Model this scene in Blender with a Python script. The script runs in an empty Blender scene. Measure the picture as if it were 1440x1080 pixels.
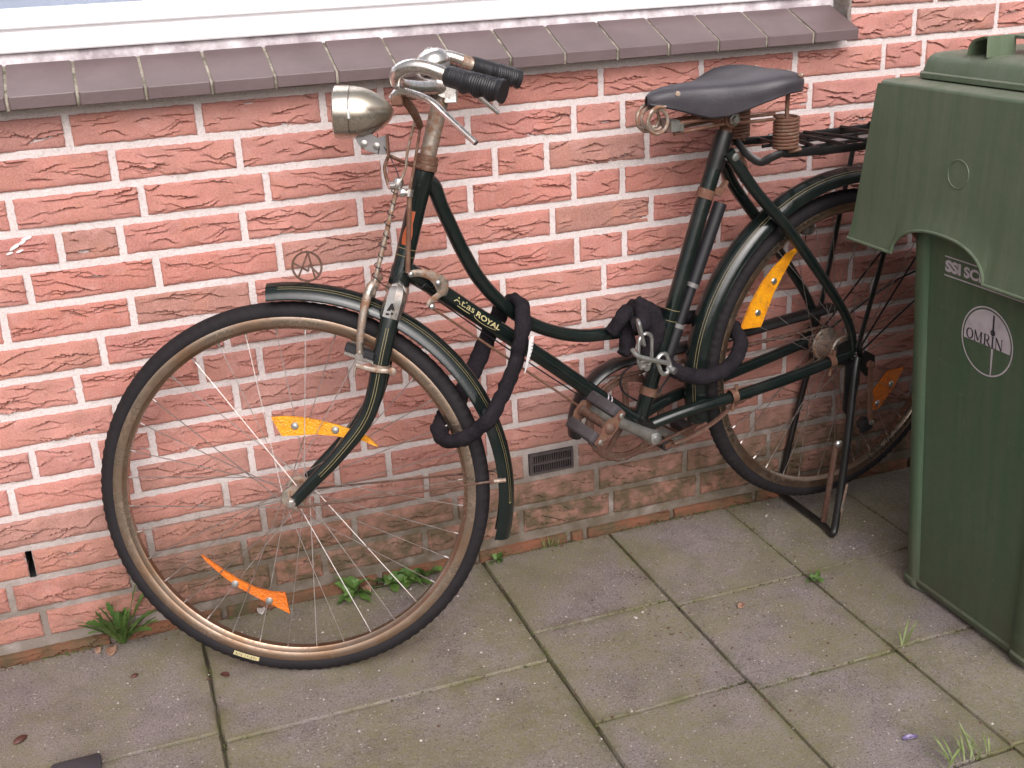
import bpy, math, random
import numpy as np
from mathutils import Vector, Matrix, noise
R_ = math.radians
rnd = random.Random(7)
scene = bpy.context.scene
col = scene.collection

# ------------------------------------------------------------------ camera
cam_d = bpy.data.cameras.new('camera'); cam = bpy.data.objects.new('camera', cam_d); col.objects.link(cam)
cam_d.sensor_width = 36.0; cam_d.lens = 1607.2 / 1440 * 36; cam_d.clip_end = 500; cam_d.clip_start = 0.05
yw, pt, rl = R_(-18.9265), R_(-21.0196), R_(2.8381)
Mr = Matrix.Rotation(yw, 3, 'Z') @ Matrix.Rotation(pt, 3, 'X') @ Matrix.Rotation(rl, 3, 'Y')
rgt, fwd, up = Mr @ Vector((1, 0, 0)), Mr @ Vector((0, 1, 0)), Mr @ Vector((0, 0, 1))
M4 = Matrix((( rgt.x, up.x, -fwd.x, 0.0), (rgt.y, up.y, -fwd.y, -2.13509), (rgt.z, up.z, -fwd.z, 1.26806), (0, 0, 0, 1)))
cam.matrix_world = M4
scene.camera = cam

# ------------------------------------------------------------------ sky, sun, exposure
SUN_EL, SUN_AZ = R_(40), R_(-6)          # azimuth from -Y (in front of the wall) towards +X
world = bpy.data.worlds.new('World'); scene.world = world; world.use_nodes = True
wn = world.node_tree; bg = wn.nodes['Background']
sky = wn.nodes.new('ShaderNodeTexSky'); sky.sky_type = 'NISHITA'; sky.sun_disc = False
sky.sun_elevation = SUN_EL; sky.sun_rotation = math.pi - SUN_AZ
sky.air_density = 1.0; sky.dust_density = 6.0; sky.ozone_density = 1.0
hs = wn.nodes.new('ShaderNodeHueSaturation'); hs.inputs['Saturation'].default_value = 0.22
wn.links.new(sky.outputs[0], hs.inputs['Color']); wn.links.new(hs.outputs[0], bg.inputs[0])
bg.inputs[1].default_value = 0.12
sun_d = bpy.data.lights.new('sun', 'SUN'); sun = bpy.data.objects.new('sun', sun_d); col.objects.link(sun)
sun_d.energy = 1.3; sun_d.angle = R_(60); sun_d.color = (1.0, 0.905, 0.915)
sdir = Vector((math.sin(SUN_AZ) * math.cos(SUN_EL), -math.cos(SUN_AZ) * math.cos(SUN_EL), math.sin(SUN_EL)))
sun.rotation_euler = sdir.to_track_quat('Z', 'Y').to_euler()
sun.location = sdir * 10
vs = scene.view_settings; vs.view_transform = 'Standard'; vs.look = 'None'; vs.gamma = 1.0; vs.use_curve_mapping = False
vs.exposure = 0.52

# ------------------------------------------------------------------ shader helpers
class NT:
    def __init__(s, name):
        s.m = bpy.data.materials.new(name); s.m.use_nodes = True
        s.t = s.m.node_tree; s.b = s.t.nodes['Principled BSDF']
    def n(s, typ, ins=None, **props):
        nd = s.t.nodes.new('ShaderNode' + typ)
        for k, v in props.items(): setattr(nd, k, v)
        for k, v in (ins or {}).items(): s.put(nd.inputs[k], v)
        return nd
    def put(s, sock, v):
        if isinstance(v, bpy.types.NodeSocket): s.t.links.new(v, sock)
        elif isinstance(v, bpy.types.Node): s.t.links.new(v.outputs[0], sock)
        elif isinstance(v, tuple) and len(v) == 3 and sock.type == 'RGBA': sock.default_value = (*v, 1)
        else: sock.default_value = v
    def set(s, **k):
        for a, v in k.items(): s.put(s.b.inputs[a.replace('_', ' ')], v)
        return s
    def noise(s, scale, detail=4, rough=0.55, vec=None, dim='3D', w=None):
        nd = s.n('TexNoise', {'Scale': scale, 'Detail': detail, 'Roughness': rough}, noise_dimensions=dim)
        if vec is not None: s.put(nd.inputs['Vector'], vec)
        if w is not None: s.put(nd.inputs['W'], w)
        return nd.outputs[0]
    def ramp(s, fac, a, b, ca=0.0, cb=1.0):
        nd = s.n('MapRange', {'Value': fac, 'From Min': a, 'From Max': b, 'To Min': ca, 'To Max': cb}, clamp=True)
        return nd.outputs[0]
    def mix(s, fac, a, b, mode='MIX'):
        nd = s.n('Mix', data_type='RGBA', blend_type=mode)
        s.put(nd.inputs[0], fac); s.put(nd.inputs[6], a); s.put(nd.inputs[7], b)
        return nd.outputs[2]
    def math(s, op, a, b=0.0):
        nd = s.n('Math', operation=op); s.put(nd.inputs[0], a); s.put(nd.inputs[1], b); return nd.outputs[0]
    def bump(s, h, dist, strength=1.0, prev=None):
        nd = s.n('Bump', {'Height': h, 'Distance': dist, 'Strength': strength})
        if prev is not None: s.put(nd.inputs['Normal'], prev)
        s.put(s.b.inputs['Normal'], nd); return nd.outputs[0]
    @property
    def pos(s):
        if not hasattr(s, '_g'): s._g = s.n('NewGeometry')
        return s._g.outputs['Position']
    @property
    def xyz(s):
        if not hasattr(s, '_x'): s._x = s.n('SeparateXYZ', {0: s.pos})
        return s._x.outputs
    @property
    def objrnd(s):
        if not hasattr(s, '_o'): s._o = s.n('ObjectInfo')
        return s._o.outputs['Random']

MAT = {}
def algae(nt, colr, amount=1.0):
    """green-brown growth low on the wall and round damp patches (a stain with its own shape)"""
    n1 = nt.noise(3.2, 5, 0.62, nt.pos); n2 = nt.noise(26, 4, 0.6, nt.pos)
    low = nt.math('MULTIPLY', nt.ramp(nt.xyz[2], 0.33, 0.12), nt.ramp(nt.xyz[0], -0.25, 0.12, 0.40, 1.0))
    m = nt.math('MULTIPLY', low, nt.ramp(n1, 0.20, 0.43))
    m = nt.math('MULTIPLY', m, nt.ramp(n2, 0.28, 0.58, 0.45, 1.0))
    m = nt.math('MULTIPLY', m, 0.96 * amount)
    return nt.mix(m, colr, (0.078, 0.060, 0.033))

def m_brick():
    nt = NT('brick_clay'); r = nt.objrnd
    cr = nt.n('ValToRGB', {'Fac': r}); e = cr.color_ramp
    e.elements[0].position = 0.0; e.elements[0].color = (0.43, 0.155, 0.122, 1)
    e.elements[1].position = 1.0; e.elements[1].color = (0.31, 0.150, 0.120, 1)
    for p_, c_ in ((0.2, (0.45, 0.152, 0.112)), (0.45, (0.47, 0.185, 0.145)), (0.6, (0.41, 0.138, 0.116)), (0.75, (0.45, 0.180, 0.130)), (0.86, (0.36, 0.150, 0.128)), (0.93, (0.33, 0.150, 0.112))):
        x = e.elements.new(p_); x.color = (*c_, 1)
    tc = nt.n('TexCoord').outputs['Object']
    off = nt.n('VectorMath', {0: tc}, operation='ADD'); cmb = nt.n('CombineXYZ', {0: nt.math('MULTIPLY', r, 37.0), 1: nt.math('MULTIPLY', r, 91.0)}); nt.put(off.inputs[1], cmb.outputs[0])
    v = off.outputs[0]
    c = cr.outputs[0]
    c = nt.mix(nt.ramp(nt.noise(11, 4, 0.6, v), 0.50, 0.72, 0.0, 0.6), c, (0.235, 0.105, 0.066))       # burnt brown areas
    c = nt.mix(nt.ramp(nt.noise(17, 3, 0.5, v), 0.52, 0.75, 0.0, 0.55), c, (0.50, 0.185, 0.105))       # orange areas
    c = nt.mix(nt.ramp(nt.noise(30, 5, 0.65, v), 0.53, 0.72, 0.0, 0.65), c, (0.53, 0.280, 0.245))        # pale bloom
    c = nt.mix(nt.ramp(nt.noise(420, 2, 0.6, v), 0.42, 0.70, 0.0, 0.50), c, (0.60, 0.33, 0.28))        # grain
    c = nt.mix(nt.ramp(nt.noise(300, 2, 0.6, nt.pos), 0.56, 0.70, 0.0, 0.55), c, (0.17, 0.068, 0.054))
    c = nt.mix(nt.ramp(nt.noise(2.1, 3, 0.5, nt.pos), 0.38, 0.62, 0.08, 0.42), c, (0.51, 0.270, 0.230))
    c = nt.mix(nt.ramp(nt.noise(46, 5, 0.7, nt.pos), 0.60, 0.74, 0.0, 0.55), c, (0.17, 0.085, 0.070))       # dirt in blotches
    c = nt.mix(0.05, c, (0.56, 0.40, 0.41))
    nt.set(Base_Color=algae(nt, c), Roughness=0.88, Specular_IOR_Level=0.25)
    nt.bump(nt.noise(300, 4, 0.75, v), 0.0026, 0.85)
    return nt.m
def m_mortar():
    nt = NT('mortar')
    c = nt.mix(nt.noise(14, 4, 0.6, nt.pos), (0.72, 0.640, 0.630), (0.62, 0.545, 0.530))
    c = nt.mix(nt.ramp(nt.noise(260, 3, 0.7, nt.pos), 0.50, 0.72, 0.0, 0.55), c, (0.36, 0.29, 0.27))
    c = nt.mix(nt.ramp(nt.noise(330, 2, 0.6, nt.pos), 0.58, 0.72, 0.0, 0.5), c, (0.78, 0.73, 0.74))
    dk = nt.math('MULTIPLY', nt.ramp(nt.xyz[2], 0.34, 0.10), nt.ramp(nt.noise(5, 4, 0.6, nt.pos), 0.18, 0.46))
    c = nt.mix(nt.math('MULTIPLY', dk, 0.85), c, (0.190, 0.155, 0.130))
    nt.set(Base_Color=algae(nt, c, 0.8), Roughness=0.95, Specular_IOR_Level=0.15)
    b = nt.bump(nt.noise(150, 5, 0.75, nt.pos), 0.004, 0.8)
    return nt.m
def m_slab():
    nt = NT('concrete_slab'); P = nt.pos
    c = nt.mix(nt.ramp(nt.noise(7, 4, 0.6, P), 0.3, 0.7), (0.345, 0.292, 0.290), (0.255, 0.215, 0.212))
    c = nt.mix(nt.ramp(nt.objrnd, 0.0, 1.0, 0.0, 0.45), c, (0.215, 0.172, 0.166))
    c = nt.mix(nt.ramp(nt.noise(2.6, 4, 0.6, P), 0.42, 0.66, 0.0, 0.45), c, (0.36, 0.305, 0.295))
    c = nt.mix(nt.ramp(nt.noise(12, 5, 0.7, P), 0.47, 0.66, 0.0, 0.62), c, (0.130, 0.100, 0.098))
    v1 = nt.n('TexVoronoi', {'Scale': 420.0, 'Vector': P}); 
    c = nt.mix(nt.ramp(v1.outputs['Distance'], 0.0, 0.55, 0.0, 0.40), c, (0.085, 0.070, 0.060))
    c = nt.mix(nt.ramp(nt.noise(300, 2, 0.8, P), 0.52, 0.66, 0.0, 0.75), c, (0.36, 0.31, 0.285))
    c = nt.mix(nt.ramp(nt.noise(210, 2, 0.8, P), 0.54, 0.68, 0.0, 0.80), c, (0.060, 0.047, 0.042))
    v2 = nt.n('TexVoronoi', {'Scale': 95.0, 'Vector': P, 'Randomness': 1.0})
    dots = nt.math('MULTIPLY', nt.math('LESS_THAN', v2.outputs['Distance'], 0.17), nt.math('GREATER_THAN', nt.n('SeparateColor', {0: v2.outputs['Color']}).outputs[0], 0.80))
    c = nt.mix(nt.math('MULTIPLY', dots, 0.8), c, (0.52, 0.47, 0.44))
    # reddish fine litter
    lit = nt.math('MULTIPLY', nt.ramp(nt.noise(130, 3, 0.7, P), 0.60, 0.70), nt.ramp(nt.noise(6.5, 3, 0.6, P), 0.52, 0.68))
    c = nt.mix(nt.math('MULTIPLY', lit, 0.65), c, (0.085, 0.035, 0.035))
    # green algae film in patches and along the slab rims
    g = nt.math('MULTIPLY', nt.ramp(nt.noise(4.3, 5, 0.62, P), 0.40, 0.58), nt.ramp(nt.noise(60, 4, 0.7, P), 0.30, 0.60, 0.3, 1.0))
    tc = nt.n('TexCoord'); gx = nt.n('SeparateXYZ', {0: tc.outputs['Generated']}).outputs
    ex = nt.math('ABSOLUTE', nt.math('SUBTRACT', gx[0], 0.5)); ey = nt.math('ABSOLUTE', nt.math('SUBTRACT', gx[1], 0.5))
    edge = nt.ramp(nt.math('MAXIMUM', ex, ey), 0.40, 0.50)
    edge = nt.math('MULTIPLY', nt.math('MULTIPLY', edge, edge), nt.ramp(nt.noise(11, 4, 0.6, P), 0.38, 0.62))
    c = nt.mix(nt.math('MULTIPLY', g, 0.58), c, (0.185, 0.172, 0.066))
    c = nt.mix(nt.math('MULTIPLY', edge, 0.75), c, (0.118, 0.112, 0.036))
    nt.set(Base_Color=c, Roughness=0.82, Specular_IOR_Level=0.3)
    b = nt.bump(nt.noise(280, 3, 0.8, P), 0.0034, 0.85)
    nt.bump(nt.noise(28, 3, 0.5, P), 0.004, 0.4, b)
    return nt.m
def m_simple(name, colr, rough=0.5, metal=0.0, var=None, vscale=30, bump=None, spec=0.5, coat=0.0):
    nt = NT(name); c = colr
    if var is not None: c = nt.mix(nt.ramp(nt.noise(vscale, 5, 0.6, nt.pos), 0.35, 0.68), colr, var)
    nt.set(Base_Color=c, Roughness=rough, Metallic=metal, Specular_IOR_Level=spec)
    if coat: nt.set(Coat_Weight=coat, Coat_Roughness=0.08)
    if bump: nt.bump(nt.noise(bump[0], 4, 0.65, nt.pos), bump[1], 0.7)
    return nt.m
def m_rusty(name, metal=(0.62, 0.60, 0.57), rust=(0.17, 0.075, 0.040), amount=0.5, scale=55, rough=0.22):
    nt = NT(name)
    f = nt.ramp(nt.noise(scale, 6, 0.65, nt.pos), 0.56 - 0.26 * amount, 0.80 - 0.26 * amount)
    f2 = nt.ramp(nt.noise(scale * 5, 4, 0.7, nt.pos), 0.56, 0.70, 0.0, 0.45)
    f = nt.math('MAXIMUM', f, nt.math('MULTIPLY', f2, min(1, amount * 1.6)))
    rc = nt.mix(nt.noise(scale * 3, 4, 0.6, nt.pos), rust, (rust[0] * 1.7, rust[1] * 1.5, rust[2] * 1.3))
    nt.set(Base_Color=nt.mix(f, metal, rc), Metallic=nt.ramp(f, 0, 1, 1.0, 0.12), Roughness=nt.ramp(f, 0, 1, rough, 0.78))
    nt.bump(nt.math('MULTIPLY', f, nt.noise(scale * 6, 3, 0.7, nt.pos)), 0.0010, 0.8)
    return nt.m
def m_paint(name, colr, chip=0.25, rough=0.22, spec=0.5):
    nt = NT(name)
    chips = nt.ramp(nt.noise(75, 6, 0.72, nt.pos), 0.74 - 0.10 * chip, 0.79 - 0.10 * chip)
    dust = nt.ramp(nt.noise(18, 5, 0.65, nt.pos), 0.45, 0.75, 0.0, 0.15)
    c = nt.mix(dust, colr, (0.055, 0.050, 0.046)); c = nt.mix(chips, c, (0.120, 0.060, 0.038))
    nt.set(Base_Color=c, Roughness=nt.math('MAXIMUM', nt.ramp(nt.noise(30, 4, 0.6, nt.pos), 0.3, 0.7, rough, rough + 0.12), nt.math('MULTIPLY', chips, 0.75)), Specular_IOR_Level=spec)
    nt.bump(nt.noise(90, 3, 0.6, nt.pos), 0.0006, 0.35)
    return nt.m
def m_leaf(name, a, b):
    nt = NT(name)
    c = nt.mix(nt.objrnd, a, b); c = nt.mix(nt.ramp(nt.noise(120, 4, 0.6, nt.pos), 0.4, 0.7, 0, 0.5), c, (a[0] * 0.55, a[1] * 0.6, a[2] * 0.5))
    nt.set(Base_Color=c, Roughness=0.5, Specular_IOR_Level=0.4)
    nt.bump(nt.noise(140, 3, 0.5, nt.pos), 0.002, 0.5)
    return nt.m
def m_bin(name='bin_plastic', a=(0.054, 0.094, 0.052), b=(0.088, 0.110, 0.074), d=(0.048, 0.092, 0.054)):
    nt = NT(name); P = nt.pos
    mp = nt.n('Mapping', {'Vector': P}); mp.inputs['Scale'].default_value = (60, 60, 2.2)
    streak = nt.noise(1.0, 4, 0.6, mp.outputs[0])
    c = nt.mix(nt.ramp(streak, 0.38, 0.68, 0.0, 0.60), a, b)
    c = nt.mix(nt.ramp(nt.noise(5, 5, 0.6, P), 0.45, 0.7, 0, 0.5), c, d)
    up_ = nt.ramp(nt.n('SeparateXYZ', {0: nt._g.outputs['Normal']}).outputs[2], 0.55, 0.95)
    dust = nt.math('MULTIPLY', up_, nt.ramp(nt.noise(22, 5, 0.65, P), 0.32, 0.62, 0.10, 0.75))
    c = nt.mix(dust, c, (0.205, 0.205, 0.165))
    c = nt.mix(nt.math('MULTIPLY', nt.ramp(nt.xyz[2], 0.22, 0.0), nt.ramp(nt.noise(14, 5, 0.6, P), 0.30, 0.60, 0.15, 0.85)), c, (0.075, 0.068, 0.045))
    mp2 = nt.n('Mapping', {'Vector': P}); mp2.inputs['Scale'].default_value = (90, 90, 5); mp2.inputs['Rotation'].default_value = (0.5, 0.2, 0)
    scr = nt.ramp(nt.noise(1.6, 5, 0.75, mp2.outputs[0]), 0.66, 0.72, 0.0, 0.45)
    c = nt.mix(scr, c, (0.23, 0.25, 0.19))
    sp = nt.ramp(nt.noise(70, 4, 0.75, P), 0.64, 0.72, 0.0, 0.5)
    c = nt.mix(sp, c, (0.20, 0.20, 0.155))
    nt.set(Base_Color=c, Roughness=nt.ramp(nt.noise(40, 4, 0.6, P), 0.3, 0.7, 0.40, 0.62), Specular_IOR_Level=0.45)
    nt.bump(nt.noise(600, 3, 0.6, P), 0.0007, 0.5)
    return nt.m
MAT['brick'] = m_brick(); MAT['mortar'] = m_mortar(); MAT['slab'] = m_slab(); MAT['bin'] = m_bin(); MAT['binf'] = m_bin('bin_plastic_faded', (0.092, 0.128, 0.076), (0.145, 0.165, 0.118), (0.078, 0.120, 0.070))
MAT['soil'] = m_simple('joint_soil', (0.034, 0.026, 0.020), 0.95, 0, (0.070, 0.066, 0.024), 11, (160, 0.006))
MAT['base_brick'] = m_simple('base_course_brick', (0.17, 0.062, 0.032), 0.9, 0, (0.055, 0.048, 0.022), 14, (120, 0.005))
MAT['tile'] = m_simple('sill_tile_glaze', (0.108, 0.074, 0.075), 0.44, 0, (0.142, 0.100, 0.103), 9, (200, 0.0007), 0.5)
MAT['joint'] = m_simple('sill_joint', (0.38, 0.34, 0.28), 0.95, 0, (0.075, 0.070, 0.042), 50, (200, 0.003))
MAT['lead'] = m_simple('grimy_seal', (0.30, 0.25, 0.27), 0.7, 0, (0.70, 0.65, 0.67), 24, (150, 0.003))
MAT['white'] = m_simple('white_frame', (0.82, 0.80, 0.81), 0.35, 0, (0.78, 0.75, 0.77), 6)
MAT['render'] = m_simple('grimy_reveal', (0.16, 0.125, 0.10), 0.95, 0, (0.30, 0.26, 0.25), 30, (110, 0.006))
MAT['reflect_backing'] = m_simple('pale_reflect_backing', (0.66, 0.66, 0.72), 0.9, 0, (0.60, 0.60, 0.66), 12)  # pale grey-blue standing in for the reflection in the pane
MAT['green'] = m_paint('dark_green_enamel', (0.0060, 0.0100, 0.0092), 0.22, 0.10)
MAT['blackp'] = m_paint('black_enamel', (0.009, 0.0085, 0.009), 0.55, 0.26)
MAT['gold'] = m_simple('gold_lining', (0.20, 0.155, 0.070), 0.5)
MAT['decal'] = m_simple('gold_decal', (0.42, 0.36, 0.18), 0.5)
MAT['tyre'] = m_simple('tyre_rubber', (0.0115, 0.0095, 0.0110), 0.72, 0, (0.017, 0.014, 0.0155), 25, (500, 0.0008), 0.22)
def m_rim(name='rim_chrome', c0=(0.44, 0.36, 0.295), c1=(0.265, 0.165, 0.105), c2=(0.160, 0.088, 0.056), sc=9, lo=0.30, spot=0.6):
    nt = NT(name); P = nt.pos
    f = nt.ramp(nt.noise(sc, 4, 0.55, P), lo, lo + 0.36); f2 = nt.ramp(nt.noise(110, 4, 0.6, P), 0.50, 0.72, 0.0, spot)
    c = nt.mix(f, c0, c1); c = nt.mix(f2, c, c2)
    nt.set(Base_Color=c, Metallic=nt.ramp(f2, 0, 1, 0.94, 0.6), Roughness=nt.math('ADD', nt.ramp(f, 0, 1, 0.20, 0.36), nt.math('MULTIPLY', f2, 0.3)))
    return nt.m
MAT['rim'] = m_rim()
MAT['lampc'] = m_rim('lamp_chrome', (0.58, 0.53, 0.47), (0.40, 0.34, 0.26), (0.26, 0.20, 0.14), 14, 0.38, 0.25)
MAT['chrome'] = m_rim('chrome_pitted', (0.64, 0.61, 0.59), (0.38, 0.30, 0.24), (0.17, 0.095, 0.060), 24, 0.42, 0.55)
MAT['rustc'] = m_rusty('rusted_chrome', (0.42, 0.38, 0.33), (0.155, 0.082, 0.048), 0.68, 60, 0.34)
MAT['rust'] = m_rusty('brown_rust', (0.26, 0.18, 0.13), (0.098, 0.046, 0.030), 1.1, 70, 0.5)
MAT['rustd'] = m_rusty('dark_rust', (0.20, 0.15, 0.12), (0.070, 0.034, 0.024), 1.1, 70, 0.5)
MAT['spoke'] = m_simple('spoke_wire', (0.44, 0.41, 0.40), 0.42, 0.85, (0.28, 0.23, 0.20), 60)
MAT['steel'] = m_simple('galvanised_steel', (0.56, 0.56, 0.55), 0.34, 0.9, (0.40, 0.40, 0.39), 90)
MAT['alu'] = m_simple('dull_alloy', (0.36, 0.35, 0.33), 0.42, 0.85, (0.25, 0.23, 0.21), 60)
MAT['rubber'] = m_simple('black_rubber', (0.0100, 0.0095, 0.0115), 0.44, 0, (0.016, 0.015, 0.018), 50, None, 0.45)
MAT['pedal'] = m_simple('worn_pedal_rubber', (0.060, 0.050, 0.055), 0.75, 0, (0.038, 0.031, 0.033), 80, (300, 0.001))
MAT['leather'] = m_simple('saddle_leather', (0.030, 0.026, 0.032), 0.46, 0, (0.050, 0.044, 0.053), 14, (240, 0.0008), 0.5)
MAT['cloth'] = m_simple('lock_sleeve_cloth', (0.0120, 0.0100, 0.0125), 0.9, 0, (0.021, 0.017, 0.021), 40, (150, 0.0060), 0.15)
MAT['amber'] = None
def m_amber(name, a, b):
    nt = NT(name); c = nt.mix(nt.ramp(nt.noise(35, 4, 0.6, nt.pos), 0.4, 0.7), a, b)
    nt.set(Base_Color=c, Roughness=0.24, Specular_IOR_Level=0.5)
    w = nt.n('TexVoronoi', {'Scale': 260.0, 'Vector': nt.pos}, distance='CHEBYCHEV'); nt.bump(w.outputs['Distance'], 0.0022, 0.7)
    nt.put(nt.b.inputs['Base Color'], nt.mix(nt.ramp(nt.noise(60, 5, 0.7, nt.pos), 0.52, 0.72, 0.0, 0.6), c, (0.20, 0.10, 0.03)))
    return nt.m
MAT['amber'] = m_amber('amber_reflector', (0.78, 0.33, 0.012), (0.62, 0.22, 0.012))
MAT['amber2'] = m_amber('orange_reflector', (0.62, 0.150, 0.010), (0.48, 0.105, 0.010))
MAT['printw'] = m_simple('pale_print', (0.50, 0.45, 0.48), 0.6, 0, (0.40, 0.35, 0.38), 40)
MAT['printd'] = m_simple('dark_print', (0.022, 0.020, 0.032), 0.6)
MAT['whitep'] = m_simple('white_print', (0.72, 0.70, 0.70), 0.6)
MAT['vent'] = m_simple('black_vent', (0.034, 0.025, 0.027), 0.55, 0, (0.060, 0.045, 0.044), 60)
MAT['void'] = m_simple('dark_cavity', (0.010, 0.008, 0.008), 0.95)
MAT['orange'] = m_simple('orange_badge', (0.42, 0.070, 0.016), 0.4, 0, (0.30, 0.085, 0.030), 90)
MAT['leafA'] = m_leaf('dandelion_leaf', (0.055, 0.105, 0.022), (0.095, 0.155, 0.035))
MAT['leafB'] = m_leaf('weed_leaf', (0.060, 0.120, 0.026), (0.110, 0.185, 0.045))
MAT['grass'] = m_leaf('grass_blade', (0.110, 0.150, 0.040), (0.190, 0.220, 0.085))
MAT['dead'] = m_simple('dead_leaf', (0.23, 0.120, 0.075), 0.8, 0, (0.36, 0.22, 0.155), 70, (120, 0.002))
MAT['seed'] = m_simple('brown_pod', (0.060, 0.020, 0.016), 0.55, 0, (0.095, 0.035, 0.026), 80)
MAT['moss'] = m_simple('moss', (0.045, 0.055, 0.012), 0.95, 0, (0.080, 0.085, 0.024), 60, (220, 0.004))
MAT['stone'] = m_simple('pale_pebble', (0.50, 0.46, 0.43), 0.8, 0, (0.30, 0.25, 0.23), 200)
MAT['purple'] = m_simple('purple_foil', (0.055, 0.035, 0.150), 0.3, 0, (0.30, 0.24, 0.36), 120)
MAT['greyp'] = m_simple('dark_grey_plastic', (0.045, 0.042, 0.050), 0.55)
MAT['dgrey'] = m_simple('bracket_grey', (0.15, 0.145, 0.15), 0.5, 0.4, (0.20, 0.18, 0.17), 60)
def m_glass():
    nt = NT('window_glass'); t = nt.t
    lw = nt.n('LayerWeight', {'Blend': 0.35}); tr = nt.n('BsdfTransparent', {'Color': (0.86, 0.89, 0.92)}); gl = nt.n('BsdfGlossy', {'Color': (1, 1, 1), 'Roughness': 0.03})
    mx = nt.n('MixShader', {0: nt.ramp(lw.outputs['Facing'], 0, 1, 0.06, 0.8), 1: tr.outputs[0], 2: gl.outputs[0]})
    t.links.new(mx.outputs[0], t.nodes['Material Output'].inputs[0]); return nt.m
MAT['glass'] = m_glass()

# ------------------------------------------------------------------ mesh helpers
ORG = {}
def worg(o): return ORG[o.name] if o is not None else Vector((0, 0, 0))
def finish(name, verts, faces, mat, parent=None, sharp=38, mats=None, fmat=None, origin=None):
    """verts are in world coordinates; the object gets its own origin"""
    V = np.array(verts, dtype=float).reshape(-1, 3)
    o3 = Vector(((V.min(0) + V.max(0)) / 2).tolist()) if origin is None else Vector(origin)
    me = bpy.data.meshes.new(name); me.from_pydata((V - np.array(o3)).tolist(), [], faces)
    for m in ([mat] if mats is None else mats): me.materials.append(MAT[m] if isinstance(m, str) else m)
    if fmat is not None: me.polygons.foreach_set('material_index', fmat)
    me.shade_smooth(); me.set_sharp_from_angle(angle=R_(sharp)); me.update()
    ob = bpy.data.objects.new(name, me); col.objects.link(ob)
    ob.parent = parent; ob.location = o3 - worg(parent); ORG[ob.name] = o3
    return ob
def empty(name, loc):
    o = bpy.data.objects.new(name, None); col.objects.link(o); o.location = loc; o.empty_display_size = 0.1; ORG[o.name] = Vector(loc); return o
def tag(o, label, cat, group=None, kind=None):
    if label: o['label'] = label
    if cat: o['category'] = cat
    if group: o['group'] = group
    if kind: o['kind'] = kind
    return o
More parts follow.
